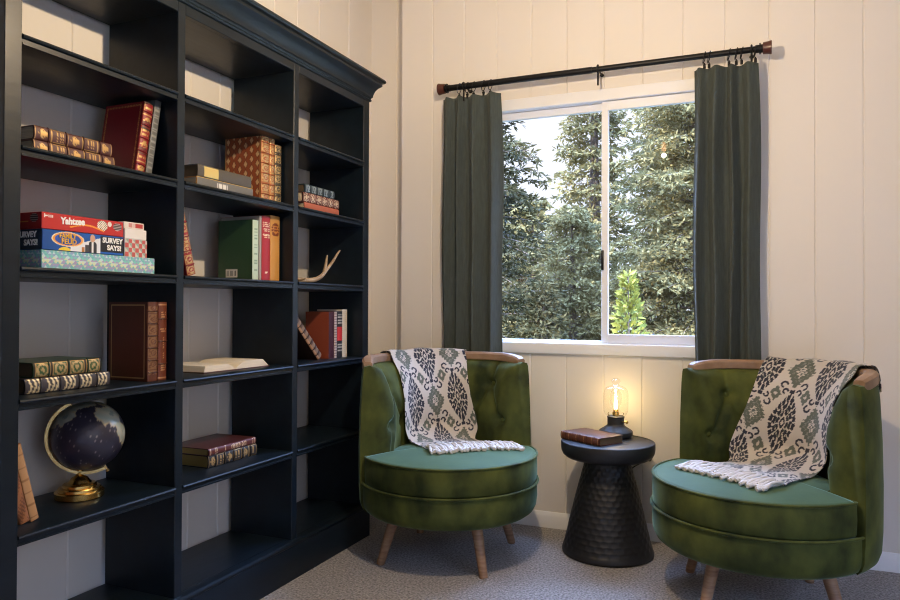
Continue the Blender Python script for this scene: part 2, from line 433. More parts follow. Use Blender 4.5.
def panels(base, n=4, inner=None, flame=False):
    def f(u, v, T, H):
        p = v*n; k = int(min(n-1, p)); q = (p-k)*2-1; s = u*2-1
        if abs(q) > .88: return L(base)
        if flame:
            if abs(s) < .72 and abs(q) < .72 and math.sin(q*13+abs(s)*5)+.35*math.sin(s*17) > .15: return (.92, .78, .5, .7)
            return L(base)
        if abs(s) > .80: return L(base)
        if abs(s) > .68 or abs(q) > .76: return GOLD
        r = math.hypot(s, q*.9)
        if math.sin(r*15)+.8*math.sin(q*14+k)*math.sin(s*10) > .05: return (.58, .42, .20, .6)
        return L(inner or base)
    return f
def lettered(base, spots, col=GOLD, line=True):
    """spots: (v0, v1, halfwidth, col or None) blocks of small gilt lettering"""
    def f(u, v, T, H):
        s = u*2-1
        if line and (abs(v-.03) < .006 or abs(v-.97) < .006): return col
        for sp in spots:
            if sp[0] < v < sp[1] and abs(s) < sp[2]:
                if len(sp) > 3: return L(sp[3])
                w = (v-sp[0])*H*1000
                if math.sin(w*.9)+.6*math.sin(w*.37+2) > -.35 and math.sin(s*9+w) > -.75: return col
        return L(base)
    return f
C_MAR, C_RED, C_BRN, C_ORG = (.085, .030, .030), (.22, .008, .014), (.10, .026, .010), (.34, .075, .02)
LIE = (-PI/2, 0, 0)
def lying(label, x, y0, y1, z, T, D, cover, rz=0., **k):
    return book(label, (x, y0, z+T/2), (-PI/2, 0, rz), T, y1-y0, D, cover, **k)
def standing(label, x, y0, y1, z, H, D, cover, **k):
    return book(label, (x, (y0+y1)/2, z), (0, 0, 0), y1-y0, H, D, cover, **k)
def leaning(label, x, yp, z, T, H, D, cover, deg, **k):
    """deg > 0: top towards +y, pivot on the +y foot edge at yp; deg < 0 the other way"""
    a = rad(deg); s = 1 if deg > 0 else -1
    cy = yp - s*T/2*math.cos(a); cz = z + T/2*abs(math.sin(a))
    return book(label, (x, cy, cz), (-a, 0, 0), T, H, D, cover, **k)
e = .0006
G1 = 'books on the bookcase'
# --- second shelf, first bay
lying('brown book with gold ornaments on its spine, under its twin on the upper shelf', -1.80, 1.325, 1.590, S[2]+e, .040, .19, 'maroon', spine=medallion(C_MAR), bands=4, pages='pages', group=G1)
lying('brown book with gold ornaments on its spine, lying on top of its twin', -1.80, 1.327, 1.580, S[2]+.041+e, .038, .19, 'maroon', spine=medallion(C_MAR), bands=4, group=G1)
def red_front(u, v, D, H):
    x = min(u, 1-u)*D; y = min(v, 1-v)*H
    d = min(x, y)
    if .008 < d < .0125 and math.sin((u*D+v*H)*900) > -.5: return (.75, .40, .14, .9)
    return (.20, .008, .014, 0)
leaning('red leather book with gilt spine leaning on the grey book', -1.79, 1.697, S[2]+e, .037, .238, .165, 'red', 9, bands=5, front=red_front, pages='pages_g', group=G1,
        spine=lambda u, v, T, H: ((.02, .015, .012, 0) if ((.62 < v < .74 or .28 < v < .36) and abs(u*2-1) < .8 and math.sin(v*300) < .6) else medallion(C_RED, 6)(u, v, T, H)))
leaning('grey hardcover book leaning on the bookcase upright beside a red leather one', -1.785, 1.7235, S[2]+e, .025, .266, .19, 'grey', 9, bulge=.002, group=G1,
        spine=lambda u, v, T, H: ((.25, .25, .24, 0) if (abs(u*2-1) < .45 and .08 < v < .9 and math.sin(v*190)+math.sin(v*77) > .6) else (.10, .105, .105, 0)))
# --- fourth shelf, first bay
lying('dark violet book with gold flame marks on its spine, under the green one', -1.795, 1.303, 1.575, S[4]+e, .041, .19, 'dpurple', spine=panels((.05, .045, .055), 5, flame=True), bands=4, pages='pages_d', group=G1)
lying('dark green book with gilt spine panels lying on a dark violet book', -1.80, 1.330, 1.548, S[4]+.042+e, .041, .18, 'dgreen', spine=panels((.012, .012, .012), 4, (.03, .09, .03)), bands=3, pages='pages_d', group=G1)
def brown_front(u, v, D, H):
    x = min(u, 1-u)*D; y = min(v, 1-v)*H; d = min(x, y)
    if .009 < d < .0115: return (.62, .40, .18, .8)
    return (.075+.03*math.sin(v*3), .020, .008, 0)
standing('brown leather book with a gold line frame on its cover, standing', -1.757, 1.686, 1.7265, S[4]+e, .251, .165, 'brown', bands=6, front=brown_front, group=G1,
         spine=lambda u, v, T, H: L(C_BRN) if not .08 < v < .95 else ((.25, .13, .06, .4) if panels(C_BRN, 7)(u, v, T, H)[3] > .3 else L((.11, .03, .012))))
standing('narrower reddish brown book between the gold framed brown book and the upright', -1.757, 1.729, 1.764, S[4]+e, .251, .16, 'brown', bands=3, group=G1,
         spine=lettered((.15, .035, .014), [(.78, .9, .4), (.12, .19, .4), (.28, .55, .12), (.62, .66, .5)], (.72, .42, .22, .8)))
# --- fifth shelf, first bay: two tan books leaning on the left upright
leaning('carved tan leather book leaning on the end upright beside the globe', -1.80, 1.300, S[5]+e, .028, .222, .16, 'tan', -14.5, bulge=.004, group=G1,
        spine=lambda u, v, T, H: (.13, .045, .018, 0) if math.sin(v*60+u*9)*math.sin(u*16+v*40) > .15 else (.33, .13, .05, 0))
leaning('plain light tan book leaning on the carved tan one', -1.80, 1.3298, S[5]+e, .0245, .218, .16, 'tan', -14.5, bulge=.004, group=G1,
        spine=lambda u, v, T, H: (.30, .14, .05, 0) if (abs(u*2-1) > .8 or math.sin(v*38) > .93) else (.50, .27, .115, 0))
# --- second shelf, middle bay
def grey_lab(u, v, T, H):
    if .10 < v < .36 and abs(u*2-1) < .62: return (.80, .60, .22, .6)
    return (.085, .075, .065, 0)
def yel_lab(u, v, T, H):
    if u > .84 or u < .14: return (.75, .50, .08, 0)
    if .33 < v < .52 and abs(u*2-1) < .3 and math.sin(v*260) > -.5: return (.7, .7, .7, 0)
    return (.15, .15, .15, 0)
lying('grey book with yellow board edges, under the gold labelled one', -1.785, 1.925, 2.226, S[2]+e, .041, .2, 'ochre', bulge=.002, spine=yel_lab, group=G1)
lying('dark taupe book with a gold spine label lying on a grey and yellow one', -1.785, 1.928, 2.214, S[2]+.042+e, .042, .2, 'taupe', bulge=.003, pages='pages_d', spine=grey_lab, group=G1)
def diamonds(u, v, D, H):
    a = u*D/.029; b = v*H/.037
    p = abs((a+b) % 2-1)+0; q = abs((a-b) % 2-1)
    x = (a % 1)-.5; y = ((b+(int(a) % 2)*.5) % 1)-.5
    d = abs(x)/.36+abs(y)/.42
    if min(u, 1-u)*D < .004: return (.75, .45, .18, .8)
    if d < .86: return (.80, .56, .30, .5)
    if d < 1.15: return (.16, .035, .012, 0)
    return (.31, .07, .02, 0)
gsp = lambda u, v, T, H: panels(C_ORG, 7)(u, v, T, H)
standing('orange book with gold diamonds all over its cover', -1.775, 2.262, 2.3115, S[2]+e, .261, .175, 'orange', bands=6, front=diamonds, spine=gsp, pages='pages_g', group=G1)
standing('thin orange book with gilt spine, beside the gold diamond patterned one', -1.775, 2.313, 2.3445, S[2]+e, .260, .17, 'orange', bands=6, spine=gsp, pages='pages_g', group=G1)
standing('grey brown book with gilt spine squares, between an orange book and the upright', -1.775, 2.3465, 2.389, S[2]+e, .238, .17, 'taupe', bands=5, spine=panels((.06, .05, .04), 6), group=G1)
# --- third shelf, middle bay
leaning('red book with gilt squares on its spine leaning alone on the upright', -1.77, 1.868, S[3]+e, .040, .216, .15, 'red', -15, bands=4, spine=panels((.28, .012, .02), 6), group=G1)
def green_front(u, v, D, H):
    x = u*D; y = v*H
    if .036 < x < .094 and .010 < y < .043:
        if .042 < x < .088 and .016 < y < .037 and math.sin(x*2600)+math.sin(x*1171) > .15: return (.03, .03, .03, 0)
        return (.70, .66, .60, 0)
    return (.022, .068, .030, 0)
standing('green book with a white bar code label on its back cover', -1.785, 2.226, 2.2605, S[3]+e, .234, .165, 'greencloth', bulge=.003, front=green_front, group=G1,
         spine=lambda u, v, T, H: (.25, .38, .28, 0) if (abs(u*2-1) < .3 and .15 < v < .95 and math.sin(v*120)+math.sin(v*47) > .5) else (.52, .66, .53, 0))
standing('thin cream grey book squeezed between the green and the crimson books', -1.78, 2.262, 2.2745, S[3]+e, .252, .19, 'palegrey', bulge=.001, group=G1)
standing('crimson book with gold lettering on its spine', -1.78, 2.276, 2.327, S[3]+e, .255, .18, 'crimson', bulge=.004, group=G1,
         spine=lettered((.40, .02, .03), [(.84, .92, .7), (.76, .81, .7), (.66, .72, .6), (.10, .15, .25)], (.90, .72, .50, .2), False))
def och(u, v, T, H):
    s = (u*2-1)*T/2; y = (v-.79)*H
    d = math.hypot(s/.019, y/.027)
    if d < 1: return (.55, .24, .06, 0) if (.45 < d < .6 or math.sin(y*600) > .85) else (.17, .03, .012, 0)
    return (.58, .29, .075, 0)
standing('ochre yellow book with a dark red oval on its spine', -1.78, 2.3285, 2.388, S[3]+e, .262, .18, 'ochre', bulge=.004, spine=och, group=G1)
# --- fifth shelf, middle bay
lying('black book with gold spine ornaments, under the maroon one', -1.812, 2.018, 2.287, S[5]+e, .044, .185, 'blackb', spine=medallion((.02, .016, .014), 6), bands=5, pages='pages_g', group=G1)
lying('maroon leather book lying on the gold ornamented black one', -1.805, 2.012, 2.280, S[5]+.045+e, .026, .185, 'maroon', rz=.02, spine=lettered((.11, .022, .016), [(.12, .17, .8), (.3, .34, .8), (.45, .8, .45), (.9, .94, .8)], (.75, .5, .3, .5)), pages='pages_g', group=G1)
# --- second shelf, end bay
lying('coral red book at the bottom of a stack of three', -1.80, 2.588, 2.864, S[2]+e, .042, .18, 'coral', bulge=.003, group=G1)
def rosette(u, v, T, H):
    p = v*6; k = int(min(5, p)); q = (p-k)*2-1; s = (u*2-1)
    r = math.hypot(s, q*1.05)
    if r < .78 and not (.35 < r < .5) and (r < .3 or math.sin(8*math.atan2(q, s)) > -.6): return (.78, .62, .45, .4)
    if abs(q) > .93: return (.5, .3, .2, .4)
    return (.13, .02, .022, 0)
lying('maroon book with pale gold rosettes on its spine, mid-stack', -1.80, 2.573, 2.860, S[2]+.0425+e, .042, .18, 'maroon', spine=rosette, bands=0, group=G1)
def slate(u, v, T, H):
    p = v*5; k = int(min(4, p)); q = (p-k)*2-1; s = u*2-1
    if abs(q) < .62 and abs(s) < .7 and math.sin(q*8)+math.sin(s*7+q*9) > -.2: return (.34, .40, .43, .4)
    return (.03, .048, .062, 0)
lying('slate blue book with silver spine panels on top of the rosette book', -1.80, 2.587, 2.822, S[2]+.085+e, .036, .17, 'slate', spine=slate, bands=4, pages='pages_d', group=G1)
# --- fourth shelf, end bay
leaning('dark brown book with a pale edge leaning steeply on the shelf below the antler', -1.80, 2.698, S[4]+e, .036, .35, .14, 'darkbrown', -46.5, bands=9, bulge=.008, group=G1,
        spine=lambda u, v, T, H: (.52, .28, .15, 0) if u < .33 else ((.26, .17, .11, 0) if math.sin(v*62) > -.2 else (.10, .055, .035, 0)))
standing('rust red book with dark maroon spine', -1.79, 2.771, 2.8155, S[4]+e, .214, .125, 'rust', bulge=.002, pages='pages', group=G1,
         spine=lambda u, v, T, H: (.055, .010, .016, 0) if u < .8 else (.09, .02, .02, 0))
standing('thin book with a pale beaded spine between the rust and black books', -1.79, 2.817, 2.8385, S[4]+e, .214, .13, 'palegrey', bulge=.003, group=G1,
         spine=lambda u, v, T, H: (.50, .40, .35, 0) if math.sin(v*110) > -.2 else (.10, .04, .04, 0))
def blk(u, v, T, H):
    s = abs(u*2-1)
    if .36 < v < .66 and s < .85: return (.62, .03, .025, 0)
    if (.70 < v < .94 or .10 < v < .30) and s < .6 and math.sin(v*95) > .2: return (.55, .50, .42, .3)
    return (.016, .014, .014, 0)
standing('black book with a red label on its spine', -1.79, 2.840, 2.8855, S[4]+e, .216, .14, 'blackb', bulge=.004, spine=blk, group=G1)
standing('tan cream book at the upright end of the row', -1.79, 2.887, 2.929, S[4]+e, .224, .14, 'cream', bulge=.001, group=G1,
         spine=lambda u, v, T, H: (.56, .44, .28, 0) if math.sin(v*150)*math.sin(u*9) > .7 else (.66, .55, .38, 0))

# open book on the fourth shelf, head edge to the room
ob = thing('open_book', 'thick open book with cream pages lying on the shelf', 'book', (-1.786, 2.14, S[4]+e), (0, 0, rad(-1)))
def leafprof(sgn, n=14):
    pts = []
    for i in range(n+1):
        t = i/n; y = t*.158
        z = (.005+.021*math.sin(min(1, t*3)*PI/2)-.001*t) if sgn < 0 else (.005+.024*math.sin(min(1, t*2.6)*PI/2)+.001*t)
        pts.append((sgn*y, z))
    end = [(sgn*(.158+(.004 if sgn < 0 else .034)), .0035), (0, .0035)]
    return pts+end
for sgn in (-1, 1):
    prism('page_block', leafprof(sgn), 'x', -.205, -.004, M['pages_w'], ob, 40)
prism('cover', [(-.168, 0), (.194, 0), (.194, .003), (-.168, .003)], 'x', -.21, 0, M['brown'], ob)
def curl(name, sgn, lift):
    pts = [(sgn*(.002+.155*t), .007+lift+.021*math.sin(min(1, t*2.8)*PI/2)+.005*t) for t in [i/12 for i in range(13)]]
    prism(name, pts+[(y, z-.0006) for y, z in pts[::-1]], 'x', -.203, -.006, M['pages_w'], ob, 40)

# ------------------------------------------------------------------ board games
def boxgame(label, x, y0, y1, z, h, d, col, face, side=None, nu=170, nv=36, name='board_game_box', group='game boxes on the third shelf'):
    t = thing(name, label, 'game box', (x, (y0+y1)/2, z), (0, 0, 0), group)
    w = y1-y0
    box('carton', (-d, -w/2, 0), (0, w/2, h), M[col], t, .0012, 1)
    if face: painted('printed_front', lambda u, v: (.0006, -w/2+.001+u*(w-.002), .001+v*(h-.002)), nu, nv, lambda u, v: face(u, v, w, h), M['paint'], t)
    if side: painted('printed_end', lambda u, v: (-d+.001+u*(d-.002), -w/2-.0006, .001+v*(h-.002)), 120, 30, lambda u, v: side(u, v, d, h), M['paint'], t)
    return t, w
def teal(u, v, w, h):
    a = u*w/.037+.2; b = v*1.25
    x = a % 1; y = b
    p = (x+y) % 1; q = (x-y) % 1
    i = int(p*3); j = int(q*3)
    pal = [(.20, .58, .55), (.66, .72, .45), (.28, .38, .60), (.52, .70, .74), (.40, .32, .55), (.16, .48, .54)]
    return L(pal[(i*2+j+int(y*3)) % 6])
boxgame('teal game box with a colourful geometric print, bottom of the stack', -1.76, 1.325, 1.716, S[3]+e, .050, .255, 'tealcard', teal, lambda u, v, d, h: tuple(c*.9 for c in teal(u, v, d, h)[:3]), nv=24, nu=240)
def feud(u, v, w, h):
    x = u*w; y = v*h
    ox, oy = (x-.078)/.052, (y-.033)/.021
    d = math.hypot(ox, oy)
    if d < .80: return (.03, .09, .42, 0)
    if d < .92: return (.85, .35, .05, 0)
    if d < 1.0: return (.8, .7, .5, 0)
    if x > .185 and .006 < y < .052: return (.012, .012, .02, 0)
    # plain suited figure
    if math.hypot((x-.158)/.0085, (y-.043)/.011) < 1: return (.62, .36, .24, 0)
    if .146 < x < .172 and y < .033 and abs(x-.158) < .008+.02*(.035-y)/.03: return (.03, .03, .04, 0) if abs(x-.158) > .003 else (.8, .8, .8, 0)
    if .132 < x < .150 and y < .022: return (.06, .06, .07, 0)
    if .122 < x < .131 and y < .014: return (.45, .18, .05, 0)
    if x > .085 and y < .046-.3*(.185-x) and x < .185: return (.72, .75, .8, 0)
    if math.hypot((x-.068)/.02, y/.010) < 1: return (.8, .6, .05, 0)
    k = .7+.5*u
    return (.01*k, .10*k, .42*k, 0)
t, w = boxgame('blue quiz game box under the red dice game box', -1.76, 1.327, 1.594, S[3]+.051+e, .055, .25, 'bluecard', feud, lambda u, v, d, h: (.012, .03, .06, 0))
text('lettering', 'FAMILY', .017, M['ink_gold'], t, (.0014, -w/2+.050, .036), (PI/2, rad(0), PI/2), sx=.95, off=.0005)
text('lettering', 'FEUD', .020, M['ink_gold'], t, (.0014, -w/2+.056, .020), ROT_X, sx=1., off=.0005)
text('lettering', 'SURVEY', .021, M['ink_white'], t, (.0014, w/2-.0765, .034), ROT_X, sx=.98, off=.0008)
text('lettering', 'SAYS!', .021, M['ink_white'], t, (.0014, w/2-.060, .013), ROT_X, sx=.98, off=.0008)
text('lettering', 'SURVEY', .022, M['ink_white'], t, (-.098, -w/2-.0014, .034), ROT_NY, sx=1., off=.0008)
text('lettering', 'SAYS!', .022, M['ink_white'], t, (-.070, -w/2-.0014, .012), ROT_NY, sx=1., off=.0008)
def yah(u, v, w, h):
    x = u*w; y = v*h
    if u > .93 and False: return (.3, .01, .01, 0)
    c = (.47, .022, .020)
    cy = .012+.010*math.sin(max(0, (x-.09))/.10*PI)
    if .085 < x < .20 and abs(y-cy) < .0028*(1-(x-.14)**2/.01): return (.85, .30, .04, 0)
    if math.hypot((x-.193)/.018, (y-.026)/.016) < 1: return (.80, .74, .62, 0) if math.sin(x*900)*math.sin(y*800) > -.3 else (.05, .03, .03, 0)
    if math.hypot((x-.247)/.016, (y-.028)/.012) < 1: return (.04, .03, .03, 0) if math.sin(y*1200) < .6 else (.7, .6, .6, 0)
    if math.hypot((x-.219)/.007, (y-.034)/.008) < 1: return (.75, .72, .68, 0)
    if .005 < x < .016 and .034 < y < .038: return (.8, .78, .75, 0)
    if .005 < x < .008 and .030 < y < .042: return (.8, .78, .75, 0)
    if .018 < x < .032 and .032 < y < .039 and math.sin(x*1500) > -.4: return (.8, .7, .68, 0)
    return L(c)
def yside(u, v, d, h):
    x = (1-u)*d; y = v*h
    if math.hypot((x-.028)/.016, (y-.030)/.012) < 1: return (.02, .015, .015, 0) if math.sin(y*1100) < .5 else (.45, .4, .4, 0)
    if x > .05 and abs(y-.02) < .002: return (.6, .3, .05, 0)
    return (.30, .012, .014, 0)
t, w = boxgame('red dice game box on top of the blue one', -1.76, 1.325, 1.593, S[3]+.107+e, .045, .25, 'redcard', yah, yside)
text('lettering', 'Yahtzee', .0255, M['ink_white'], t, (.0014, -w/2+.056, .018), (PI/2, rad(-3), PI/2), sx=.92, off=.0012, shear=.1)
def checks(u, v, w, h):
    a = int(u*w/.0135); b = int(v*h/.0145)
    x = (u*w/.0135) % 1; y = (v*h/.0145) % 1
    if (a+b) % 2 == 0: return (.55, .10, .10, 0)
    return (.30, .42, .36, 0) if x+y > 1 else (.62, .60, .56, 0)
g2 = 'small card game boxes'
boxgame('small red and green checked card box standing on the teal box', -1.785, 1.622, 1.709, S[3]+.051+e, .056, .11, 'whitecard', checks, checks, 60, 40, 'card_game_box', g2)
boxgame('small plain white card box between the checked box and the narrow one', -1.785, 1.622, 1.707, S[3]+.1075+e, .031, .11, 'whitecard', None, None, 10, 10, 'card_game_box', g2)
def liar(u, v, w, h):
    if u < .10 or u > .97 or v < .2 or v > .85: return (.72, .66, .62, 0)
    if .22 < u < .55: return (.5, .06, .05, 0) if math.sin(u*120) > -.1 else (.75, .7, .66, 0)
    if .55 < u < .94: return (.45, .05, .05, 0)
    return (.74, .70, .66, 0)
boxgame('narrow white and red card box topping the small stack', -1.79, 1.622, 1.701, S[3]+.139+e, .021, .10, 'whitecard', liar, None, 60, 20, 'card_game_box', g2)

# ------------------------------------------------------------------ globe
gc = Vector((-1.885, 1.58, .700)); gr = .104
rv = Vector((.635, .772, 0)).normalized(); up = Vector((0, 0, 1)); fw = rv.cross(up)
gb = gc-rv*.022
g = thing('desk_globe', 'dark blue desk globe with brass arm and brass foot on the shelf', 'globe', (gb.x, gb.y, S[5]+e))
off = gc-Vector(g.location)
ax = (up*math.cos(rad(26))-rv*math.sin(rad(26))).normalized()
lathe('foot', [(.0, 0), (.0665, 0), (.069, .003), (.069, .019), (.0665, .0215), (.061, .0225), (.0605, .029), (.058, .032), (.048, .0335), (.0475, .040), (.044, .043), (.034, .045), (.028, .052), (.022, .060), (.013, .065), (.009, .070), (.013, .074), (.009, .080), (.0075, .095), (0, .096)], M['brass'], g, 56, smooth=25)
# sphere with map
conts = []
for lat, lon, a, b, k in ((70, -150, 30, 16, 0), (62, -110, 34, 18, 0), (72, -60, 26, 14, 0), (58, -70, 22, 16, 0), (66, 60, 40, 18, 0), (48, 90, 40, 20, 0), (78, 150, 60, 10, 0), (20, 20, 26, 22, 0), (15, 80, 12, 12, 0), (-18, 25, 14, 20, 0), (-25, 135, 18, 12, 0)):
    conts.append((rad(lat), rad(lon), rad(a), rad(b)))
q = up.rotation_difference(ax)
V = []; C = []; nlat, nlon = 70, 140
for i in range(nlat+1):
    la = -PI/2+PI*i/nlat
    for j in range(nlon):
        lo = 2*PI*j/nlon-PI
        p = Vector((math.cos(la)*math.cos(lo), math.cos(la)*math.sin(lo), math.sin(la)))
        V.append(off+(q @ p)*gr)
        land = 0
        for cla, clo, a, b in conts:
            dl = (lo-clo+PI) % (2*PI)-PI
            d = math.hypot(dl*math.cos((la+cla)/2)/a, (la-cla)/b)
            d += .22*math.sin(lo*7+la*3)*math.sin(la*9-lo*2)+.12*math.sin(lo*17+2)*math.sin(la*19)
            if d < 1: land = max(land, 1-d+.001)
        if land:
            k = .5+.5*math.sin(lo*13+la*11)
            c = (.30+.12*k, .35+.07*k, .29+.04*k, 0) if land < .85 else (.20, .26, .24, 0)
            if land < .10: c = (.46, .38, .22, 0)
        else:
            c = (.028, .026, .045, 0)
            if min(abs((la/rad(15)) % 1-.5), abs((lo/rad(15)) % 1-.5)) > .47: c = (.045, .042, .068, 0)
            if math.sin(lo*31+la*7)*math.sin(la*37+lo*3) > .93: c = (.25, .22, .22, 0)
        C.append(c)
F = [(i*nlon+j, i*nlon+(j+1) % nlon, (i+1)*nlon+(j+1) % nlon, (i+1)*nlon+j) for i in range(nlat) for j in range(nlon)]
sp = mesh_obj('sphere', V, F, M['map'], g, 60); set_col(sp, C)
# half-ring meridian arm in the plane of the axis, flat strip section
def ringpt(a, r): return off+rv*(r*math.cos(a))+up*(r*math.sin(a))
V = []; n = 48; a0, a1 = rad(116), rad(296)
for i in range(n+1):
    a = a0+(a1-a0)*i/n
    for r, y in ((.108, -.011), (.1165, -.011), (.1165, .011), (.108, .011)):
        V.append(ringpt(a, r)+fw*y)
F = [(i*4+k, i*4+(k+1) % 4, i*4+4+(k+1) % 4, i*4+4+k) for i in range(n) for k in range(4)]+[(3, 2, 1, 0), (n*4, n*4+1, n*4+2, n*4+3)]
mesh_obj('meridian_arm', V, F, M['brass2'], g, 40)
for s in (1, -1):
    tube('pivot', [off+ax*s*.1, off+ax*s*.121, off+ax*s*.123, off+ax*s*.128], [.003, .003, .006, .005], M['brass2'], g, 10)

# ------------------------------------------------------------------ antler
an = thing('antler', 'pale forked antler lying on the shelf below a stack of books', 'antler', (-1.80, 2.6, S[3]))
def sm(pts, n=8):
    P = [Vector(p) for p in pts]; out = []
    for i in range(len(P)-1):
        p0 = P[max(0, i-1)]; p1 = P[i]; p2 = P[i+1]; p3 = P[min(len(P)-1, i+2)]
        for k in range(n):
            t = k/n
            out.append(.5*((2*p1)+(-p0+p2)*t+(2*p0-5*p1+4*p2-p3)*t*t+(-p0+3*p1-3*p2+p3)*t**3))
    out.append(P[-1]); return out
b1 = sm([(-.06, -.125, .013), (-.02, -.05, .013), (0, .055, .016), (.004, .115, .034), (.0, .160, .062), (0, .215, .105), (.0, .262, .150), (0, .280, .163)])
r1 = [.012-.0095*(i/len(b1))**1.6 for i in range(len(b1))]
b2 = sm([(0, .148, .058), (-.004, .166, .088), (-.006, .176, .118), (-.006, .181, .135)])
r2 = [.008-.006*(i/len(b2))**1.3 for i in range(len(b2))]
b3 = sm([(-.02, -.05, .013), (.02, -.062, .012), (.045, -.06, .02)]); r3 = [.008-.0055*i/len(b3) for i in range(len(b3))]
V, F = join([tube_data(b1, r1, 10), tube_data(b2, r2, 10), tube_data(b3, r3, 10)])
mesh_obj('beam_and_tines', V, F, M['antler'], an, 60)

# ------------------------------------------------------------------ barrel chairs
HA = rad(89)         # half the angle the padded back wraps
PROF_OUT = [(.372, .212), (.388, .228), (.397, .255), (.401, .32), (.402, .48), (.399, .64), (.392, .78), (.387, .825)]
PROF_IN = [(.330, .836), (.302, .815), (.272, .755), (.250, .68), (.240, .60), (.240, .52), (.248, .44), (.26, .36), (.27, .25)]
BUT = [(rad(a), .735) for a in (-63, -21, 21, 63)]+[(rad(a), .575) for a in (-82, -42, 0, 42, 82)]
SEG = []
for a, z in BUT:
    for b, y in BUT:
        if z > y and abs(a-b) < rad(24): SEG.append(((a, z), (b, y)))
for a, z in BUT:
    SEG.append(((a, z), (a*1.0, z+.09)) if z > .6 else ((a, z), (a, z-.12)))
def pin(z):
    for (r0, z0), (r1, z1) in zip(PROF_IN, PROF_IN[1:]):
        if z1 <= z <= z0: t = (z0-z)/(z0-z1); return r0+(r1-r0)*t
    return PROF_IN[0][0] if z > .8 else PROF_IN[-1][0]
def tuft(a, z):
    r = .25; d = 0
    for b, y in BUT:
        q2 = ((a-b)*r)**2+(z-y)**2
        d = max(d, .040*math.exp(-q2/(2*.021**2)))
    for (a0, z0), (a1, z1) in SEG:
        x0, x1, x = a0*r, a1*r, a*r
        L2 = (x1-x0)**2+(z1-z0)**2
        t = max(0, min(1, ((x-x0)*(x1-x0)+(z-z0)*(z1-z0))/L2))
        q2 = (x-x0-t*(x1-x0))**2+(z-z0-t*(z1-z0))**2
        d = max(d, .017*math.exp(-q2/(2*.012**2)))
    return d
def seat_outline(n=96):
    out = []
    fa = PI-HA-rad(3)       # half the front opening, measured from the front
    for i in range(n):
        a = -PI+2*PI*i/n
        if abs(a) <= fa: r = .388
        else:
            t = min(1, (abs(a)-fa)/rad(4)); r = .388+(.252-.388)*t
        out.append((r, a))
    return out
def seat_r(a):
    a = abs(a); fa = PI-HA-rad(3)
    return .388 if a <= fa else .388+(.252-.388)*min(1, (a-fa)/rad(4))
def seat_z(x, y):
    a = math.atan2(x, -y); s = min(1, math.hypot(x, y)/seat_r(a))
    return .455+.026*(1-s**2.4)
def P2(r, a, z): return (r*math.sin(a), -r*math.cos(a), z)      # a = 0 is the chair's front (-y)
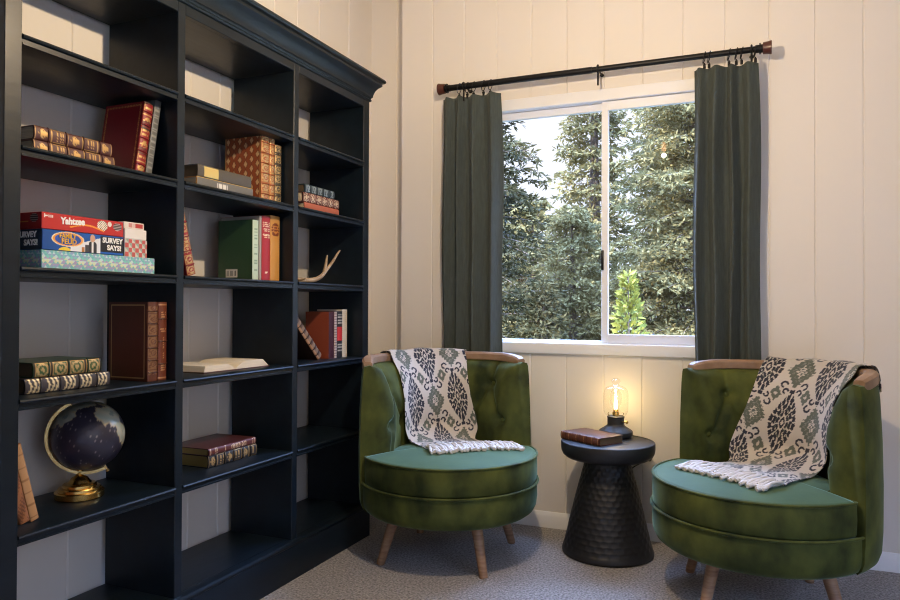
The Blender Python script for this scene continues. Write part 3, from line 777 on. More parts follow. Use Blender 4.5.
def make_chair(label, loc, rz, leg_rz):
    t = thing('armchair', label, 'armchair', (*loc, 0), (0, 0, rz), 'green velvet barrel chairs')
    # padded back shell
    zs_in = np.linspace(.830, .25, 46)
    loop = list(PROF_OUT)+[(.383, .838), (.36, .843)]+[(pin(z), z) for z in zs_in]
    n = 128; V = []; F = []; m = len(loop); no = len(PROF_OUT)+2
    ze = .05
    for i in range(n+1):
        a = -HA+2*HA*i/n                      # from the back centre
        edge = (HA-abs(a))*.3                  # distance to the arm's end in metres
        k = 1. if edge > .045 else math.sqrt(max(0, 1-((.045-edge)/.045)**2))
        k = .12+.88*k
        for j, (r, z) in enumerate(loop):
            if j >= no:
                r = r+tuft(a, z)*(1 if edge > .02 else edge/.02)
                r = min(r, .372)
            rc = .345
            if r < rc: r = rc+(r-rc)*k
            V.append(P2(r, PI+a, z))
    for i in range(n):
        for j in range(m):
            F.append((i*m+j, i*m+(j+1) % m, (i+1)*m+(j+1) % m, (i+1)*m+j))
    F.append(tuple(range(m))[::-1]); F.append(tuple(n*m+j for j in range(m)))
    bm = bmesh.new(); bv = [bm.verts.new(v) for v in V]
    for f in F: bm.faces.new([bv[i] for i in f])
    bm_obj('padded_back', bm, M['velvet'], t, 60)
    for b, y in BUT:
        r = pin(y)+.036
        V, F = ball_data((0, 0, 0), .011, 8, (1, .55, 1))
        o = mesh_obj('button', V, F, M['velvet'], t, 60); o.location = P2(r, PI+b, y); o.rotation_euler = (0, 0, b)
    # wooden rail on the top of the back
    sec = [(.342, .842), (.342, .868), (.350, .877), (.380, .877), (.389, .868), (.389, .838), (.384, .832), (.350, .836)]
    V = []; F = []; n = 72; m = len(sec)
    for i in range(n+1):
        a = (-1+2*i/n)*(HA-.07)
        e_ = min(i, n-i); k = (.80 if e_ == 0 else .95 if e_ == 1 else 1)
        for r, z in sec: V.append(P2(.3655+(r-.3655)*k, PI+a, .857+(z-.857)*k-.016*max(0, 1-e_/10)**2))
    for i in range(n):
        for j in range(m): F.append((i*m+j, i*m+(j+1) % m, (i+1)*m+(j+1) % m, (i+1)*m+j))
    F += [tuple(range(m))[::-1], tuple(n*m+j for j in range(m))]
    mesh_obj('wooden_rail', V, F, M['oak_trim'], t, 40)
    # drum under the seat
    lathe('seat_drum', [(.28, .200), (.335, .203), (.360, .210), (.376, .222), (.386, .242), (.390, .275), (.389, .338)], M['velvet'], t, 96, cap=True)
    # cushion
    out = seat_outline(192); V = []; F = []; n = len(out)
    rings = [(.985, .342), (1., .352), (1.004, .40), (1., .448), (.992, .456)]
    for s, z in rings: V += [P2(r*s, a, z) for r, a in out]
    for s in (.94, .85, .7, .5, .25):
        V += [P2(r*s, a, .455+.026*(1-s**2.4)+.001) for r, a in out]
    V.append((0, 0, .482)); tot = 10
    for i in range(tot-1):
        for j in range(n): F.append((i*n+j, i*n+(j+1) % n, (i+1)*n+(j+1) % n, (i+1)*n+j))
    for j in range(n): F.append(((tot-1)*n+j, (tot-1)*n+(j+1) % n, tot*n))
    F.append(tuple(range(n))[::-1])
    o = mesh_obj('seat_cushion', V, F, M['velvet'], t, 60)
    o.data.materials.append(M['velvet_skylit'])
    for p in o.data.polygons:
        if p.center.z > .4565: p.material_index = 1
    tube('piping', [P2(r*1.0, a, .456) for r, a in out], .0048, M['velvet'], t, 8, True)
    tube('piping', [P2(.393, 2*PI*i/96, .341) for i in range(96)], .0055, M['velvet'], t, 8, True)
    for s in (-1, 1):
        tube('piping', [P2(r_, PI+s*(HA-.012), z_) for r_, z_ in ((.352, .215), (.370, .25), (.378, .34), (.380, .48), (.376, .64), (.368, .78), (.362, .83))], .0045, M['velvet'], t, 8)
    # swivel plate and legs
    lathe('swivel_plate', [(.0, .180), (.20, .180), (.205, .184), (.205, .206), (0, .206)], M['black'], t, 40)
    for k in range(4):
        a = PI/4+k*PI/2+leg_rz-rz
        d = Vector((math.cos(a), math.sin(a), 0))
        top, bot = d*.262+Vector((0, 0, .190)), d*.325
        lg = tube('leg', [bot, bot+(top-bot)*.05, bot+(top-bot)*.5, top], [.0165, .018, .0205, .0235], M['oak'], t, 16)
        tube('ferrule', [top-(top-bot)*.02, top+Vector((0, 0, .018))], [.0262, .0275], M['black'], lg, 16)
    return t
CL, CR = (-1.26, 2.935), (.010, 2.948)
RZL, RZR = rad(42), rad(-38)
make_chair('green velvet barrel armchair beside the bookcase, throw over its back', CL, RZL, rad(4))
make_chair('green velvet barrel armchair at the far side of the round table, away from the bookcase', CR, RZR, rad(10))

# ------------------------------------------------------------------ ikat throws
CREAM, NAVY, SAGE = (.60, .545, .475), (.018, .021, .038), (.115, .13, .105)
def ikat(s, t):
    cw, ct = .135, .46
    k = round(s/cw); ds = s-k*cw
    tt = (t+(k % 2)*ct/2) % ct
    tt = tt if tt < ct/2 else tt-ct
    jag = .07*math.sin(t*430)+.05*math.sin(s*520+t*90)
    q = (abs(ds)/.060)**1.3+(abs(tt)/.128)**1.3+jag*.35          # navy medallion centred on tt = 0
    if q < 1:
        ph = math.atan2(tt*.5, ds); q -= jag*.35
        if q < .05: return CREAM
        if q < .13: return NAVY
        if q < .20: return CREAM
        if q < .36: return NAVY if math.sin(ph*8) > -.85 else CREAM
        if q < .42: return SAGE if math.sin(ph*12) > -.2 else CREAM
        if q < .62: return NAVY if math.sin(ph*10+1) > -.75 else CREAM
        if q < .69: return CREAM if math.sin(ph*20) > -.4 else NAVY
        return NAVY if math.sin(ph*18) > -.80 else CREAM
    td = ct/2-abs(tt)                                             # sage diamond half a repeat away
    q = abs(ds)/.056+abs(td)/.080+jag
    if q < 1:
        if q > .36: return SAGE if not (.60 < q < .66) else (.24, .25, .21)
        return CREAM if q > .20 else ((.10, .12, .11) if q > .07 else CREAM)
    for sx in (-1, 1):                                            # small diamonds between the columns
        dm, tm = ds-sx*cw/2, abs(tt)-ct/4
        q = abs(dm)/.026+abs(tm)/.036+jag
        if q < 1: return SAGE if q > .3 else CREAM
        for x0, y0, r in ((.042, .070, .013), (.028, .098, .010)):
            d = math.hypot(ds-sx*x0, td-y0)
            if abs(d-r) < .0042 and not (ds*sx < x0 and td > y0): return NAVY
    if abs(ds) < .010 and .088 < td < .104: return NAVY
    return CREAM
def make_throw(label, C, rows, lean, w=.44, seed=0, s0=0., t0=0.):
    """rows: each a list of 3-D points from one long edge to the other"""
    NU, NV = 130, 300
    t = thing('throw_blanket', label, 'throw blanket', (C[0], C[1], .45), (0, 0, 0), 'ikat patterned throws')
    R = []
    for row in rows:
        P = sm(row, 6); Ls = [0]
        for a, b in zip(P, P[1:]): Ls.append(Ls[-1]+(b-a).length)
        R.append([P[0] if u == 0 else None for u in (0,)] and
                 [Vector([np.interp(Ls[-1]*i/NU, Ls, [p[c] for p in P]) for c in range(3)]) for i in range(NU+1)])
    cols = []
    for i in range(NU+1):
        P = sm([r[i] for r in R], 10); Ls = [0]
        for a, b in zip(P, P[1:]): Ls.append(Ls[-1]+(b-a).length)
        cols.append(([Vector([np.interp(Ls[-1]*j/NV, Ls, [p[c] for p in P]) for c in range(3)]) for j in range(NV+1)], Ls[-1]))
    V = []; CC = []
    for j in range(NV+1):
        for i in range(NU+1):
            P, Ln = cols[i]; p = P[j].copy()
            s = (i/NU-.5)*w; tt = j/NV*cols[NU//2][1]
            V.append(p)
            CC.append((*ikat(s+s0+.006*math.sin(tt*9), tt+t0+.01*math.sin(s*12)), 0))
    # gentle wrinkles along the surface normal (outwards only)
    W = np.array([tuple(v) for v in V]).reshape(NV+1, NU+1, 3)
    du = np.gradient(W, axis=1); dv = np.gradient(W, axis=0)
    nrm = np.cross(du, dv); nrm /= np.linalg.norm(nrm, axis=2, keepdims=True)+1e-9
    ii, jj = np.meshgrid(np.linspace(0, 1, NU+1), np.linspace(0, 1, NV+1))
    wr = .0022*(1+np.sin(ii*19+jj*6+seed))+.002*(1+np.sin(ii*8-jj*13+seed*2))
    if lean < 0: nrm = -nrm
    W = W+nrm*wr[..., None]
    back = W-nrm*.0025
    n1 = (NV+1)*(NU+1)
    base = np.array(t.location)
    VV = np.concatenate([W.reshape(-1, 3), back.reshape(-1, 3)])-base
    F = []
    for j in range(NV):
        for i in range(NU):
            a = j*(NU+1)+i; F.append((a, a+1, a+NU+2, a+NU+1)); F.append((n1+a+NU+1, n1+a+NU+2, n1+a+1, n1+a))
    for i in range(NU):
        F.append((i+1, i, n1+i, n1+i+1)); a = NV*(NU+1)+i; F.append((a, a+1, n1+a+1, n1+a))
    for j in range(NV):
        a = j*(NU+1); F.append((a, a+NU+1, n1+a+NU+1, n1+a)); a = a+NU; F.append((a+NU+1, a, n1+a, n1+a+NU+1))
    o = mesh_obj('blanket', VV, F, M['ikat'], t, 80); set_col(o, CC+CC)
    return t, W
def arc(C, a0, a1, r, z, n=6):
    return [(C[0]+r*math.cos(rad(a0+(a1-a0)*i/n)), C[1]+r*math.sin(rad(a0+(a1-a0)*i/n)), z) for i in range(n+1)]
def seatline(C, rz, p, q_, lift, n=6):
    out = []
    for i in range(n+1):
        x = p[0]+(q_[0]-p[0])*i/n; y = p[1]+(q_[1]-p[1])*i/n
        lx = x*math.cos(rz)+y*math.sin(rz); ly = -x*math.sin(rz)+y*math.cos(rz)
        out.append((C[0]+x, C[1]+y, seat_z(lx, ly)+lift))
    return out
def lerp(a, b, t): return (a[0]+(b[0]-a[0])*t, a[1]+(b[1]-a[1])*t)
def throw_rows(C, rz, top, bot, pl_, pr_, seat_l, seat_r_):
    mid = lambda t: (top[0]+(bot[0]-top[0])*t, top[1]+(bot[1]-top[1])*t)
    rows = [arc(C, *top, .412, .795), arc(C, *top, .407, .855), arc(C, *top, .394, .888), arc(C, *top, .366, .893), arc(C, *top, .336, .888),
            arc(C, *mid(.1), .318, .855), arc(C, *mid(.25), pin(.78)-.016, .78), arc(C, *mid(.5), pin(.68)-.013, .68), arc(C, *mid(.75), pin(.60)-.012, .60), arc(C, *mid(.95), .222, .53)]
    rows.append([(x, y, z) for x, y, z in seatline(C, rz, pl_, pr_, .016)])
    for t in (.35, .7, 1.):
        rows.append(seatline(C, rz, lerp(pl_, seat_l, t), lerp(pr_, seat_r_, t), .010))
    return rows
def on_seat_arc(C, a, r=.205): return (r*math.cos(rad(a)), r*math.sin(rad(a)))
def add_fringe(t, C, rz, W, dirv, n=15, ln=.115, seed=1):
    rg = random.Random(seed); base = Vector(t.location); edge = W[-1]
    for k in range(n):
        i = int((k+.5)/n*(edge.shape[0]-1)); p = Vector(edge[i])
        parts = []
        for q_ in range(5):
            d = Vector((dirv[0], dirv[1], 0)).normalized(); sd = Vector((-d.y, d.x, 0))
            l = ln*rg.uniform(.75, 1.1); path = []; rr = []
            o0 = rg.uniform(-.008, .008); o1 = rg.uniform(-.016, .016); wv = rg.uniform(0, 6)
            for m_ in range(7):
                f = m_/6
                x = p+d*(l*f-.004)+sd*(o0+o1*f+.003*math.sin(wv+f*7))
                rx, ry = x.x-C[0], x.y-C[1]
                lx = rx*math.cos(rz)+ry*math.sin(rz); ly = -rx*math.sin(rz)+ry*math.cos(rz)
                z = seat_z(lx, ly)+.0085+.010*math.sin(PI*min(1, f+.15))*(q_ % 3)/2+.003*abs(math.sin(wv+f*5+q_))
                path.append(Vector((x.x, x.y, max(z, .46)))-base); rr.append(.0056+.0022*math.sin(f*14+q_)**2)
            parts.append(tube_data(path, rr, 6))
        V, F = join(parts); mesh_obj('tassel', V, F, M['fringe'], t, 60)
rows = throw_rows(CL, RZL, (170, 101), (178, 76), on_seat_arc(CL, 178, .20), on_seat_arc(CL, 76, .205), (-.055, -.125), (.245, .165))
t, W = make_throw('cream and navy ikat throw over the armchair beside the bookcase', CL, rows, 1, seed=1, s0=.0, t0=.27)
add_fringe(t, CL, RZL, W, (.69, -.72), seed=3)
rows = throw_rows(CR, RZR, (85, 8), (122, 10), on_seat_arc(CR, 124, .205), on_seat_arc(CR, 10, .195), (-.235, .055), (.080, -.205))
rows = [r[::1] for r in rows]
t, W = make_throw('cream and navy ikat throw over the armchair farther from the bookcase', CR, rows, 1, seed=4, s0=.05, t0=.02)
add_fringe(t, CR, RZR, W, (-.62, -.78), seed=5)

# ------------------------------------------------------------------ side table
TB = (-.615, 3.235)
st = thing('side_table', 'round black side table with a hammered conical base between the armchairs', 'side table', (*TB, 0))
pr = [(.192, 0), (.200, .004), (.202, .012), (.199, .024)]
for i in range(1, 40):
    f = i/40
    r = .199-(.199-.100)*(f**.88)-.006*math.sin(PI*f)*-1
    pr.append((r, .024+.386*f))
pr += [(.104, .412), (.110, .420)]
n = 168; V = []; F = []
for i, (r, z) in enumerate(pr):
    for j in range(n):
        a = 2*PI*j/n; rr = r
        if .03 < z < .395:
            row = (z-.03)/.0235; kr = int(row); v = row-kr
            cnt = 26
            u = (a/(2*PI)*cnt+.5*(kr % 2)) % 1
            rr = r-.0045*(max(0, math.sin(PI*u))**.7)*(max(0, math.sin(PI*v))**.7)
        V.append((rr*math.cos(a), rr*math.sin(a), z))
# denser rings for the hammered rows
pr2 = []
zz = np.linspace(.03, .395, 110)
rs = np.interp(zz, [p[1] for p in pr], [p[0] for p in pr])
full = [(.0, 0)]+pr[:4]+list(zip(rs, zz))+pr[-2:]
V = []
for i, (r, z) in enumerate(full):
    for j in range(n):
        a = 2*PI*j/n; rr = r
        if .03 <= z <= .395:
            row = (z-.03)/.0235; kr = int(row); v = row-kr
            u = (a/(2*PI)*28+.5*(kr % 2)) % 1
            rr = r-.0034*(max(0, math.sin(PI*u))**.6)*(max(0, math.sin(PI*v))**.6)
        V.append((rr*math.cos(a), rr*math.sin(a), z))
F = [(i*n+j, i*n+(j+1) % n, (i+1)*n+(j+1) % n, (i+1)*n+j) for i in range(len(full)-1) for j in range(n)]
mesh_obj('hammered_base', V, F, M['tblack'], st, 50)
lathe('table_top', [(0, .416), (.105, .416), (.150, .420), (.182, .428), (.198, .440), (.205, .455), (.207, .470), (.207, .494), (.2055, .498), (.2025, .500), (.199, .4985), (.197, .4965), (0, .4965)], M['tblack'], st, 96)
TZ = .4965
# book on the table
ang = math.atan2(.3, 1)
e1 = Vector((.206, -.126, 0)).normalized()       # along the spine
def table_book():
    T, H, D = .034, .235, .150
    th = math.atan2(e1.y, e1.x)
    # local z (height) -> along e1, local x (spine side) -> to the camera's left, local y (thickness) -> up
    t = book('brown leather book lying on the round black table', (0, 0, 0), (0, 0, 0), T, H, D, 'brown', bands=5, pages='pages_d', bulge=.006,
             spine=lettered((.13, .045, .022), [(.2, .22, .9), (.4, .42, .9), (.6, .62, .9), (.8, .82, .9)], (.55, .30, .16, .5)))
    zx = e1; xx = Vector((-e1.y, e1.x, 0))*-1; yy = zx.cross(xx)
    m = Matrix((( xx.x, yy.x, zx.x, 0), (xx.y, yy.y, zx.y, 0), (xx.z, yy.z, zx.z, 0), (0, 0, 0, 1)))
    t.rotation_euler = m.to_euler(); t.location = (-.823, 3.222, TZ+T/2+e)
    return t
table_book()

# ------------------------------------------------------------------ table lamp
LP = (-.601, 3.358)
lm = thing('table_lamp', 'small black lantern table lamp with a clear glass jar shade, lit, on the round table', 'table lamp', (*LP, TZ+e))
lathe('lamp_base', [(0, 0), (.066, 0), (.074, .006), (.0775, .014), (.0775, .027), (.073, .033), (.058, .042), (.044, .052), (.039, .057), (.038, .062), (.038, .089), (.040, .091), (.040, .096), (.036, .098), (0, .098)], M['lampblack'], lm, 56)
lathe('burner', [(.013, .098), (.016, .100), (.016, .112), (.012, .118), (.012, .126), (0, .127)], M['brass'], lm, 24)
for k in range(4):
    a = rad(20+90*k); tube('prong', [(.030*math.cos(a), .030*math.sin(a), .096), (.036*math.cos(a), .036*math.sin(a), .108), (.032*math.cos(a), .032*math.sin(a), .113)], .0018, M['brass'], lm, 6)
tube('switch_knob', [(.038*.87, -.019, .075), (.062*.87, -.031, .075), (.063*.87, -.0315, .075), (.068*.87, -.034, .075)], [.003, .003, .007, .007], M['brass2'], lm, 10)
lathe('jar_shade', [(.041, .098), (.050, .107), (.0555, .120), (.057, .150), (.057, .196), (.054, .215), (.046, .228), (.033, .235), (.019, .239), (.013, .244), (.015, .250), (.021, .257), (.020, .266), (.010, .272), (0.0005, .273)], M['jar'], lm, 48, cap=False)
lathe('bulb', [(.010, .126), (.013, .134), (.0235, .155), (.028, .176), (.0255, .200), (.016, .218), (.005, .225), (.0005, .226)], M['jar'], lm, 28, cap=False)
V, F = join([tube_data([(s*.005, 0, .130), (s*.007, .002, .150), (s*.004, -.002, .172), (0, 0, .190)], .0017, 6) for s in (-1, 1)]+[tube_data([(0, .003, .132), (0, .005, .155), (0, 0, .19)], .0017, 6)])
mesh_obj('filament', V, F, M['filament'], lm, 60)
cord = sm([(0, .074, .006), (0, .090, .0055), (.0, .1085, .0055), (0, .1265, .004), (.0, .131, -.02), (.0, .128, -.07), (.06, .11, -.100), (.125, .07, -.085), (.150, .03, -.070), (.160, .012, -.080), (.156, .008, -.098), (.143, .008, -.098), (.138, .02, -.105), (.120, .06, -.115), (.03, .13, -.20), (.0, .138, -.38), (.0, .138, -.48), (.02, .132, -.4915), (.30, .128, -.4915)], 8)
tube('power_cord', cord, .0027, M['ink_black'], lm, 8)

# ------------------------------------------------------------------ curtain rod and curtains
RY, RZ = 3.384, 2.229
rd = thing('curtain_rod', 'black curtain rod with red brown wooden end caps above the window', 'curtain rod', (-.72, RY, RZ))
tube('rod', [(-.755, 0, 0), (.735, 0, 0)], .0135, M['black'], rd, 20)
tube('rod_sleeve', [(-.755, 0, 0), (.0, 0, 0)], .0155, M['black'], rd, 20)
for s, x0 in ((-1, -.755), (1, .735)):
    tube('finial_collar', [(x0-s*.02, 0, 0), (x0-s*.004, 0, 0), (x0-s*.004, 0, 0), (x0+s*.002, 0, 0), (x0+s*.002, 0, 0), (x0+s*.010, 0, 0)], [.017, .017, .024, .024, .018, .018], M['black'], rd, 20)
    tube('finial', [(x0+s*.010, 0, 0), (x0+s*.011, 0, 0), (x0+s*.030, 0, 0), (x0+s*.044, 0, 0), (x0+s*.046, 0, 0)], [.020, .025, .027, .030, .028], M['finial'], rd, 28)
for x in (-.66, .028, .70):
    bm = bmesh.new()
    b = tube_data([(x, .099, 0), (x, .02, 0), (x, .012, -.004)], .0045, 8); c = tube_data([(x-.0001, 0, -.0175), (x+.0001, 0, -.076)], .0045, 8)
    hoop = tube_data([(x, .0185*math.cos(a), .0185*math.sin(a)) for a in np.linspace(0, 2*PI, 24, endpoint=False)], .0045, 8, True)
    plate = lathe_data([(0, 0), (.010, 0), (.010, .004), (0, .004)], 16)
    pv = [(x+v[0], .0985-v[2], v[1]*.8) for v in plate[0]]
    V, F = join([b, c, hoop, (pv, plate[1])]); mesh_obj('bracket', V, F, M['black'], rd, 50)
def make_curtain(label, xa, xb, za, zb, nf, ph, rings, seed, gap):
    t = thing('curtain', label, 'curtain', ((xa+xb)/2, RY, za), (0, 0, 0), 'linen curtains beside the window')
    cx_ = (xa+xb)/2; hw_ = (xb-xa)/2; NU, NV = 200, 80
    rg = np.random.default_rng(seed); fr = rg.uniform(.7, 1.3, nf); fr = np.cumsum(fr)/fr.sum(); fr = np.concatenate([[0], fr])
    V = []
    for j in range(NV+1):
        v = j/NV; z = zb*(1-v)                         # v = 0 at the top
        spread = 1+.035*math.sin(PI*min(1, v*1.1))+(.012*v)
        for i in range(NU+1):
            u = i/NU
            k = np.searchsorted(fr, u, 'right')-1; k = min(nf-1, max(0, k)); loc_ = (u-fr[k])/(fr[k+1]-fr[k])
            amp = (.020+.010*((k*37) % 5)/5)*(.55+.45*min(1, v*5))
            y = amp*math.cos(2*PI*loc_+.25*math.sin(v*3+k))*(1 if loc_ > 0 else 1)
            y += .006*math.sin(v*7+u*9+seed)
            x = (2*u-1)*hw_*spread+.010*math.sin(2*PI*loc_*1+ph)*(.4+.6*v)+.004*math.sin(v*9+k*2)
            dip = -.006*(math.cos(2*PI*loc_)*.5+.5)*max(0, 1-v*12)
            V.append((x, y, z+dip))
    F = [(j*(NU+1)+i, j*(NU+1)+i+1, (j+1)*(NU+1)+i+1, (j+1)*(NU+1)+i) for j in range(NV) for i in range(NU)]
    o = mesh_obj('fabric_panel', V, F, M['curtain'], t, 80)
    md = o.modifiers.new('thickness', 'SOLIDIFY'); md.thickness = .0016
    for x in rings:
        zc = RZ-za-.0085
        ringp = [(x-cx_+.006*math.sin(a*1), .0245*math.cos(a), zc+.0245*math.sin(a)) for a in np.linspace(0, 2*PI, 28, endpoint=False)]
        r = tube('curtain_ring', ringp, .0021, M['black'], t, 8, True)
        clip = tube_data([(x-cx_, 0, zc-.0245), (x-cx_, 0, zc-.034)], .0025, 8)
        bb = bmesh.new(); bb.free()
        V2, F2 = join([clip, tube_data([(x-cx_-.0055, 0, zc-.036), (x-cx_+.0055, 0, zc-.036)], .006, 8), tube_data([(x-cx_, .0, zc-.036), (x-cx_, .0, zc-.050)], .006, 8)])
        mesh_obj('clip', V2, F2, M['black'], r, 50)
    return t
ZB = .60
make_curtain('dark green linen curtain hanging behind the armchair nearer the bookcase', -1.500, -1.182, ZB, 2.180-ZB, 4, .5, [-1.405, -1.36, -1.325, -1.272, -1.235], 3, .02)
make_curtain('dark green linen curtain hanging behind the armchair far from the bookcase', -.262, .006, ZB, 2.176-ZB, 4, 1.0, [-.215, -.195, -.112, -.082, -.060, -.004], 8, .02)

# ------------------------------------------------------------------ pendant lamp over the middle of the room (above the frame, mirrored in the window)
PL = (-.60, 1.80, 2.22)
pd = thing('pendant_lamp', 'warm pendant lamp hanging from the ceiling in front of the bookcase', 'pendant lamp', (PL[0], PL[1], ZC))
dz = PL[2]-ZC
lathe('canopy', [(0, 0), (.06, -.001), (.06, -.018), (.02, -.03), (0, -.03)][::-1], M['black'], pd, 32)
tube('stem', [(0, 0, -.02), (0, 0, dz+.09)], .006, M['black'], pd, 10)
lathe('socket', [(0, dz+.040), (.017, dz+.045), (.020, dz+.085), (.012, dz+.095), (0, dz+.096)], M['black'], pd, 20)
tube('hoop', [(.17*math.cos(a), .17*math.sin(a), dz+.17) for a in np.linspace(0, 2*PI, 60, endpoint=False)], .006, M['black'], pd, 8, True)
for k in range(3):
    a = 2*PI*k/3+.5; tube('spoke', [(0, 0, dz+.17), (.17*math.cos(a), .17*math.sin(a), dz+.17)], .004, M['black'], pd, 8)
V, F = ball_data((0, 0, dz+.008), .017, 12, (1, 1, 2.1))
mesh_obj('bulb', V, F, M['bulb'], pd, 60)

# ------------------------------------------------------------------ outdoors
struct(box('ground', (-40, YW+.4, -.9), (40, 60, -.6), M['ground']))
def blades(P, Dr, ln, wd, rg):
    """quads from arrays of base points and directions"""
    n = len(P)
    Dr = Dr/(np.linalg.norm(Dr, axis=1, keepdims=True)+1e-9)
    rnd = rg.normal(size=(n, 3)); rnd[:, 2] += .0
    sd = np.cross(Dr, rnd); sd /= np.linalg.norm(sd, axis=1, keepdims=True)+1e-9
    ln = ln[:, None]; wd = wd[:, None]
    a = P; b = P+Dr*ln*.5+sd*wd; c = P+Dr*ln; d = P+Dr*ln*.5-sd*wd
    V = np.stack([a, b, c, d], 1).reshape(-1, 3)
    idx = np.arange(n*4, dtype=np.int32)
    return V, idx
def fast_mesh(name, V, m, parent):
    n = len(V)//4; me = bpy.data.meshes.new(name)
    me.vertices.add(len(V)); me.vertices.foreach_set('co', V.astype(np.float32).ravel())
    me.loops.add(n*4); me.loops.foreach_set('vertex_index', np.arange(n*4, dtype=np.int32))
    me.polygons.add(n); me.polygons.foreach_set('loop_start', np.arange(0, n*4, 4, dtype=np.int32))
    me.update(calc_edges=True); me.materials.append(m)
    o = bpy.data.objects.new(name, me); COL.objects.link(o); o.parent = parent; return o
def conifer(label, x, y, H, R, m, seed, z0=-.6, zlo=.2, dens=1., blade=.13, step=.2, power=.8, nb=11, name='conifer_tree'):
    rg = np.random.default_rng(seed)
    t = thing(name, label, 'tree', (x, y, z0), (0, 0, 0), 'conifers beyond the window')
    tube('trunk', [(0, 0, 0), (.03, 0, H*.4), (0, .02, H*.98)], [.05+.018*H, .03+.010*H, .01], M['bark'], t, 10)
    Ps = []; Ds = []; br = []
    z = zlo
    while z < H*.985:
        Lz = R*(1-z/H)**power
        for k in range(nb):
            az = 2*PI*(k+rg.uniform(0, 1))/nb
            L0 = Lz*rg.uniform(.62, 1.08)
            pit = rad(rg.uniform(-16, 12)+18*(z/H))
            d = np.array([math.cos(az)*math.cos(pit), math.sin(az)*math.cos(pit), math.sin(pit)])
            zb = z+rg.uniform(-.5, .5)*step
            path = []
            for q_ in range(6):
                f = q_/5; path.append((d[0]*L0*f, d[1]*L0*f, zb+d[2]*L0*f-.16*L0*f*f))
            br.append(tube_data(path, [max(.004, .014*L0*(1-f/1.05)) for f in np.linspace(0, 1, 6)], 4, caps=False))
            nn = max(4, int(L0/.085*dens))
            for f in np.linspace(.22, 1, nn):
                p = np.array([d[0]*L0*f, d[1]*L0*f, zb+d[2]*L0*f-.16*L0*f*f])
                tw = (.30*L0*(1.05-f)+.10)
                for s in (-1, 1):
                    a2 = az+s*rad(rg.uniform(35, 70))
                    td = np.array([math.cos(a2), math.sin(a2), rg.uniform(-.35, .15)])
                    nb2 = max(3, int(tw/.055*dens))
                    for g_ in np.linspace(.1, 1, nb2):
                        q2 = p+td*tw*g_+np.array([0, 0, -.12*tw*g_*g_])
                        Ps.append(q2); Ds.append(td+rg.normal(0, .55, 3)+np.array([0, 0, -.1]))
        z += step*rg.uniform(.8, 1.2)*(.6+.6*(1-z/H))
    P = np.array(Ps); D = np.array(Ds); n = len(P)
    V, _ = blades(P, D, rg.uniform(.7, 1.3, n)*blade, rg.uniform(.6, 1.2, n)*blade*.17, rg)
    V2, _ = blades(P, D+rg.normal(0, .6, (n, 3)), rg.uniform(.5, 1.1, n)*blade, rg.uniform(.6, 1.2, n)*blade*.15, rg)
    fast_mesh('foliage', np.concatenate([V, V2]), m, t)
    Vb, Fb = join(br); mesh_obj('branches', Vb, Fb, M['bark'], t, 0)
    return t, n
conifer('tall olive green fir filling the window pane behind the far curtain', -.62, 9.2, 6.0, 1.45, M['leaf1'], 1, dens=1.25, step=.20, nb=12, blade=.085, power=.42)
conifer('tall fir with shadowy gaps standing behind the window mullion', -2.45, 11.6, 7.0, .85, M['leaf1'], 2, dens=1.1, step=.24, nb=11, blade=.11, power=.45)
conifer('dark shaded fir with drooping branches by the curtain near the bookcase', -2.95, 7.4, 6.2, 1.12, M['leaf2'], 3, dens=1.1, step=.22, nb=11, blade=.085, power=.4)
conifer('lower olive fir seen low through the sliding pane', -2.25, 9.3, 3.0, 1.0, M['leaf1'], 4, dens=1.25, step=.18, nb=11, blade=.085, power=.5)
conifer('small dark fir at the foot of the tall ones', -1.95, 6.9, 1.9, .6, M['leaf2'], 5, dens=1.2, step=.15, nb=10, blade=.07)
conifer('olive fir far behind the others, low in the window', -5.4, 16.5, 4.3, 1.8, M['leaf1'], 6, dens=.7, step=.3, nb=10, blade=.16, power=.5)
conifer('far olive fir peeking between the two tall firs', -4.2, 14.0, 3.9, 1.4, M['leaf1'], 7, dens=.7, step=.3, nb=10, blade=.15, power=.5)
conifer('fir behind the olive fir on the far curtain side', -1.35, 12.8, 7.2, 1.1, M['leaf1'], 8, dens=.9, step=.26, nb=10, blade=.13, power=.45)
def sapling(x, y, z0, H):
    rg = np.random.default_rng(21)
    t = thing('sapling', 'small yellow green sapling just outside the window', 'tree', (x, y, z0))
    tube('stem', [(0, 0, 0), (.01, 0, H*.5), (0, 0, H)], [.02, .012, .004], M['bark'], t, 8)
    n = 900; h_ = rg.uniform(.1, 1, n)**.8
    rr = .31*(1-h_)**.8*(.7+.5*rg.uniform(0, 1, n))+.02; a = rg.uniform(0, 2*PI, n); q_ = np.sqrt(rg.uniform(.05, 1, n))
    P = np.stack([rr*q_*np.cos(a), rr*q_*np.sin(a), h_*H], 1)
    D = np.stack([np.cos(a), np.sin(a), rg.uniform(.2, 1.2, n)], 1)+rg.normal(0, .3, (n, 3))
    V, _ = blades(P, D, rg.uniform(.05, .09, n), rg.uniform(.012, .022, n), rg)
    fast_mesh('foliage', V, M['leaf3'], t)
sapling(-1.03, 6.35, -.6, 1.98)

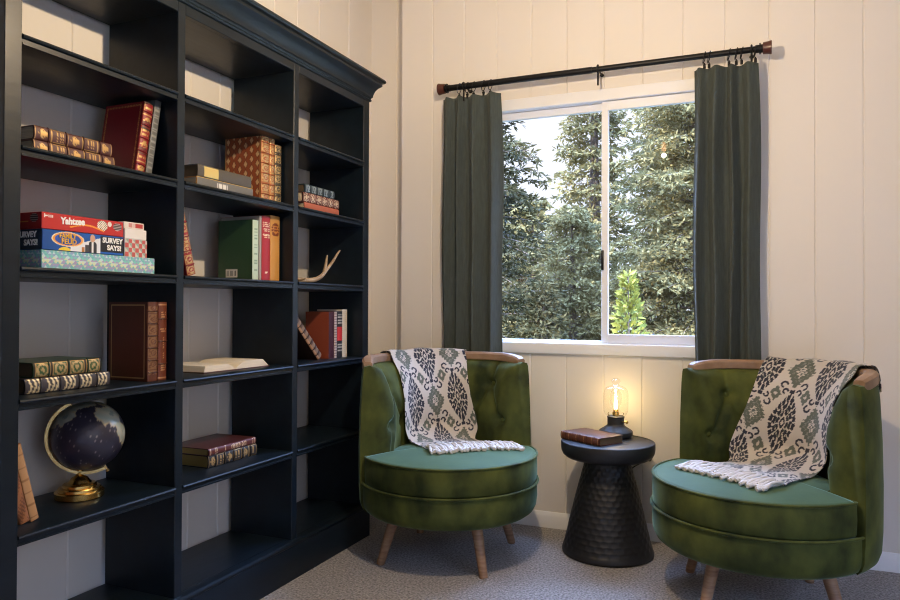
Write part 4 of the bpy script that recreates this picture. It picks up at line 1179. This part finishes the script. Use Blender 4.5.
# ------------------------------------------------------------------ light
W_ = bpy.data.worlds.new('sky'); SC.world = W_; W_.use_nodes = True
nt = W_.node_tree; bg = nt.nodes['Background']
tc = nt.nodes.new('ShaderNodeTexCoord'); sx = nt.nodes.new('ShaderNodeSeparateXYZ'); cr = nt.nodes.new('ShaderNodeValToRGB')
nt.links.new(tc.outputs['Generated'], sx.inputs[0]); nt.links.new(sx.outputs['Z'], cr.inputs['Fac'])
el = cr.color_ramp.elements
SKY_H, SKY_Z = (.145, .15, .175), (1.5, 2.4, 4.7)
el[0].position = .30; el[0].color = (*SKY_H, 1); el[1].position = .62; el[1].color = (*SKY_Z, 1)
nt.links.new(cr.outputs['Color'], bg.inputs['Color']); bg.inputs['Strength'].default_value = 5.2
sun = bpy.data.lights.new('sun', 'SUN'); sun.energy = 8.5; sun.angle = rad(1.); sun.color = (1, .88, .68)
so = bpy.data.objects.new('sun', sun); COL.objects.link(so)
so.rotation_euler = Vector((.42, .62, -.66)).to_track_quat('-Z', 'Y').to_euler()
def portal(loc, rot, sx_, sy_):
    l = bpy.data.lights.new('window_portal', 'AREA'); l.shape = 'RECTANGLE'; l.size = sx_; l.size_y = sy_
    l.cycles.is_portal = True
    o = bpy.data.objects.new('window_portal', l); COL.objects.link(o); o.location = loc; o.rotation_euler = rot
portal(((WX0+WX1)/2, YW+.15, (WZ0+WZ1)/2), (-PI/2, 0, 0), WX1-WX0, WZ1-WZ0)
portal((XR+.14, (RY0+RY1)/2, (RZ0+RZ1)/2), (PI/2, 0, PI/2), RY1-RY0, RZ1-RZ0)
def point(name, loc, e_, col, r):
    l = bpy.data.lights.new(name, 'POINT'); l.energy = e_; l.color = col; l.shadow_soft_size = r
    o = bpy.data.objects.new(name, l); COL.objects.link(o); o.location = loc
point('pendant_light', (PL[0], PL[1], PL[2]-.05), 46, (1, .765, .50), .016)
point('lamp_light', (LP[0], LP[1], TZ+.168), .95, (1, .76, .33), .008)

# ------------------------------------------------------------------ camera
cam = bpy.data.cameras.new('camera'); cam.sensor_fit = 'HORIZONTAL'; cam.sensor_width = 36; cam.lens = 36*714.24/900
cam.clip_start = .05
co = bpy.data.objects.new('camera', cam); COL.objects.link(co)
yaw, pit, rol = rad(23.2285), rad(.5153), rad(.2221)
Fv = Vector((-math.sin(yaw)*math.cos(pit), math.cos(yaw)*math.cos(pit), math.sin(pit)))
Rv = Vector((math.cos(yaw), math.sin(yaw), 0)); Uv = Rv.cross(Fv)
R2 = Rv*math.cos(rol)+Uv*math.sin(rol); U2 = Uv*math.cos(rol)-Rv*math.sin(rol)
m = Matrix(((R2.x, U2.x, -Fv.x), (R2.y, U2.y, -Fv.y), (R2.z, U2.z, -Fv.z)))
co.matrix_world = Matrix.Translation((0, 0, 1.1)) @ m.to_4x4()
SC.camera = co
SC.view_settings.view_transform = 'Standard'; SC.view_settings.look = 'None'; SC.view_settings.gamma = 1; SC.view_settings.use_curve_mapping = False
SC.view_settings.exposure = .65
SC.cycles.use_denoising = True
SC.cycles.filter_width = 1.1
SC.cycles.max_bounces = 8; SC.cycles.diffuse_bounces = 5; SC.cycles.transparent_max_bounces = 12
SC.cycles.caustics_reflective = False; SC.cycles.caustics_refractive = False
SC.cycles.sample_clamp_indirect = 6
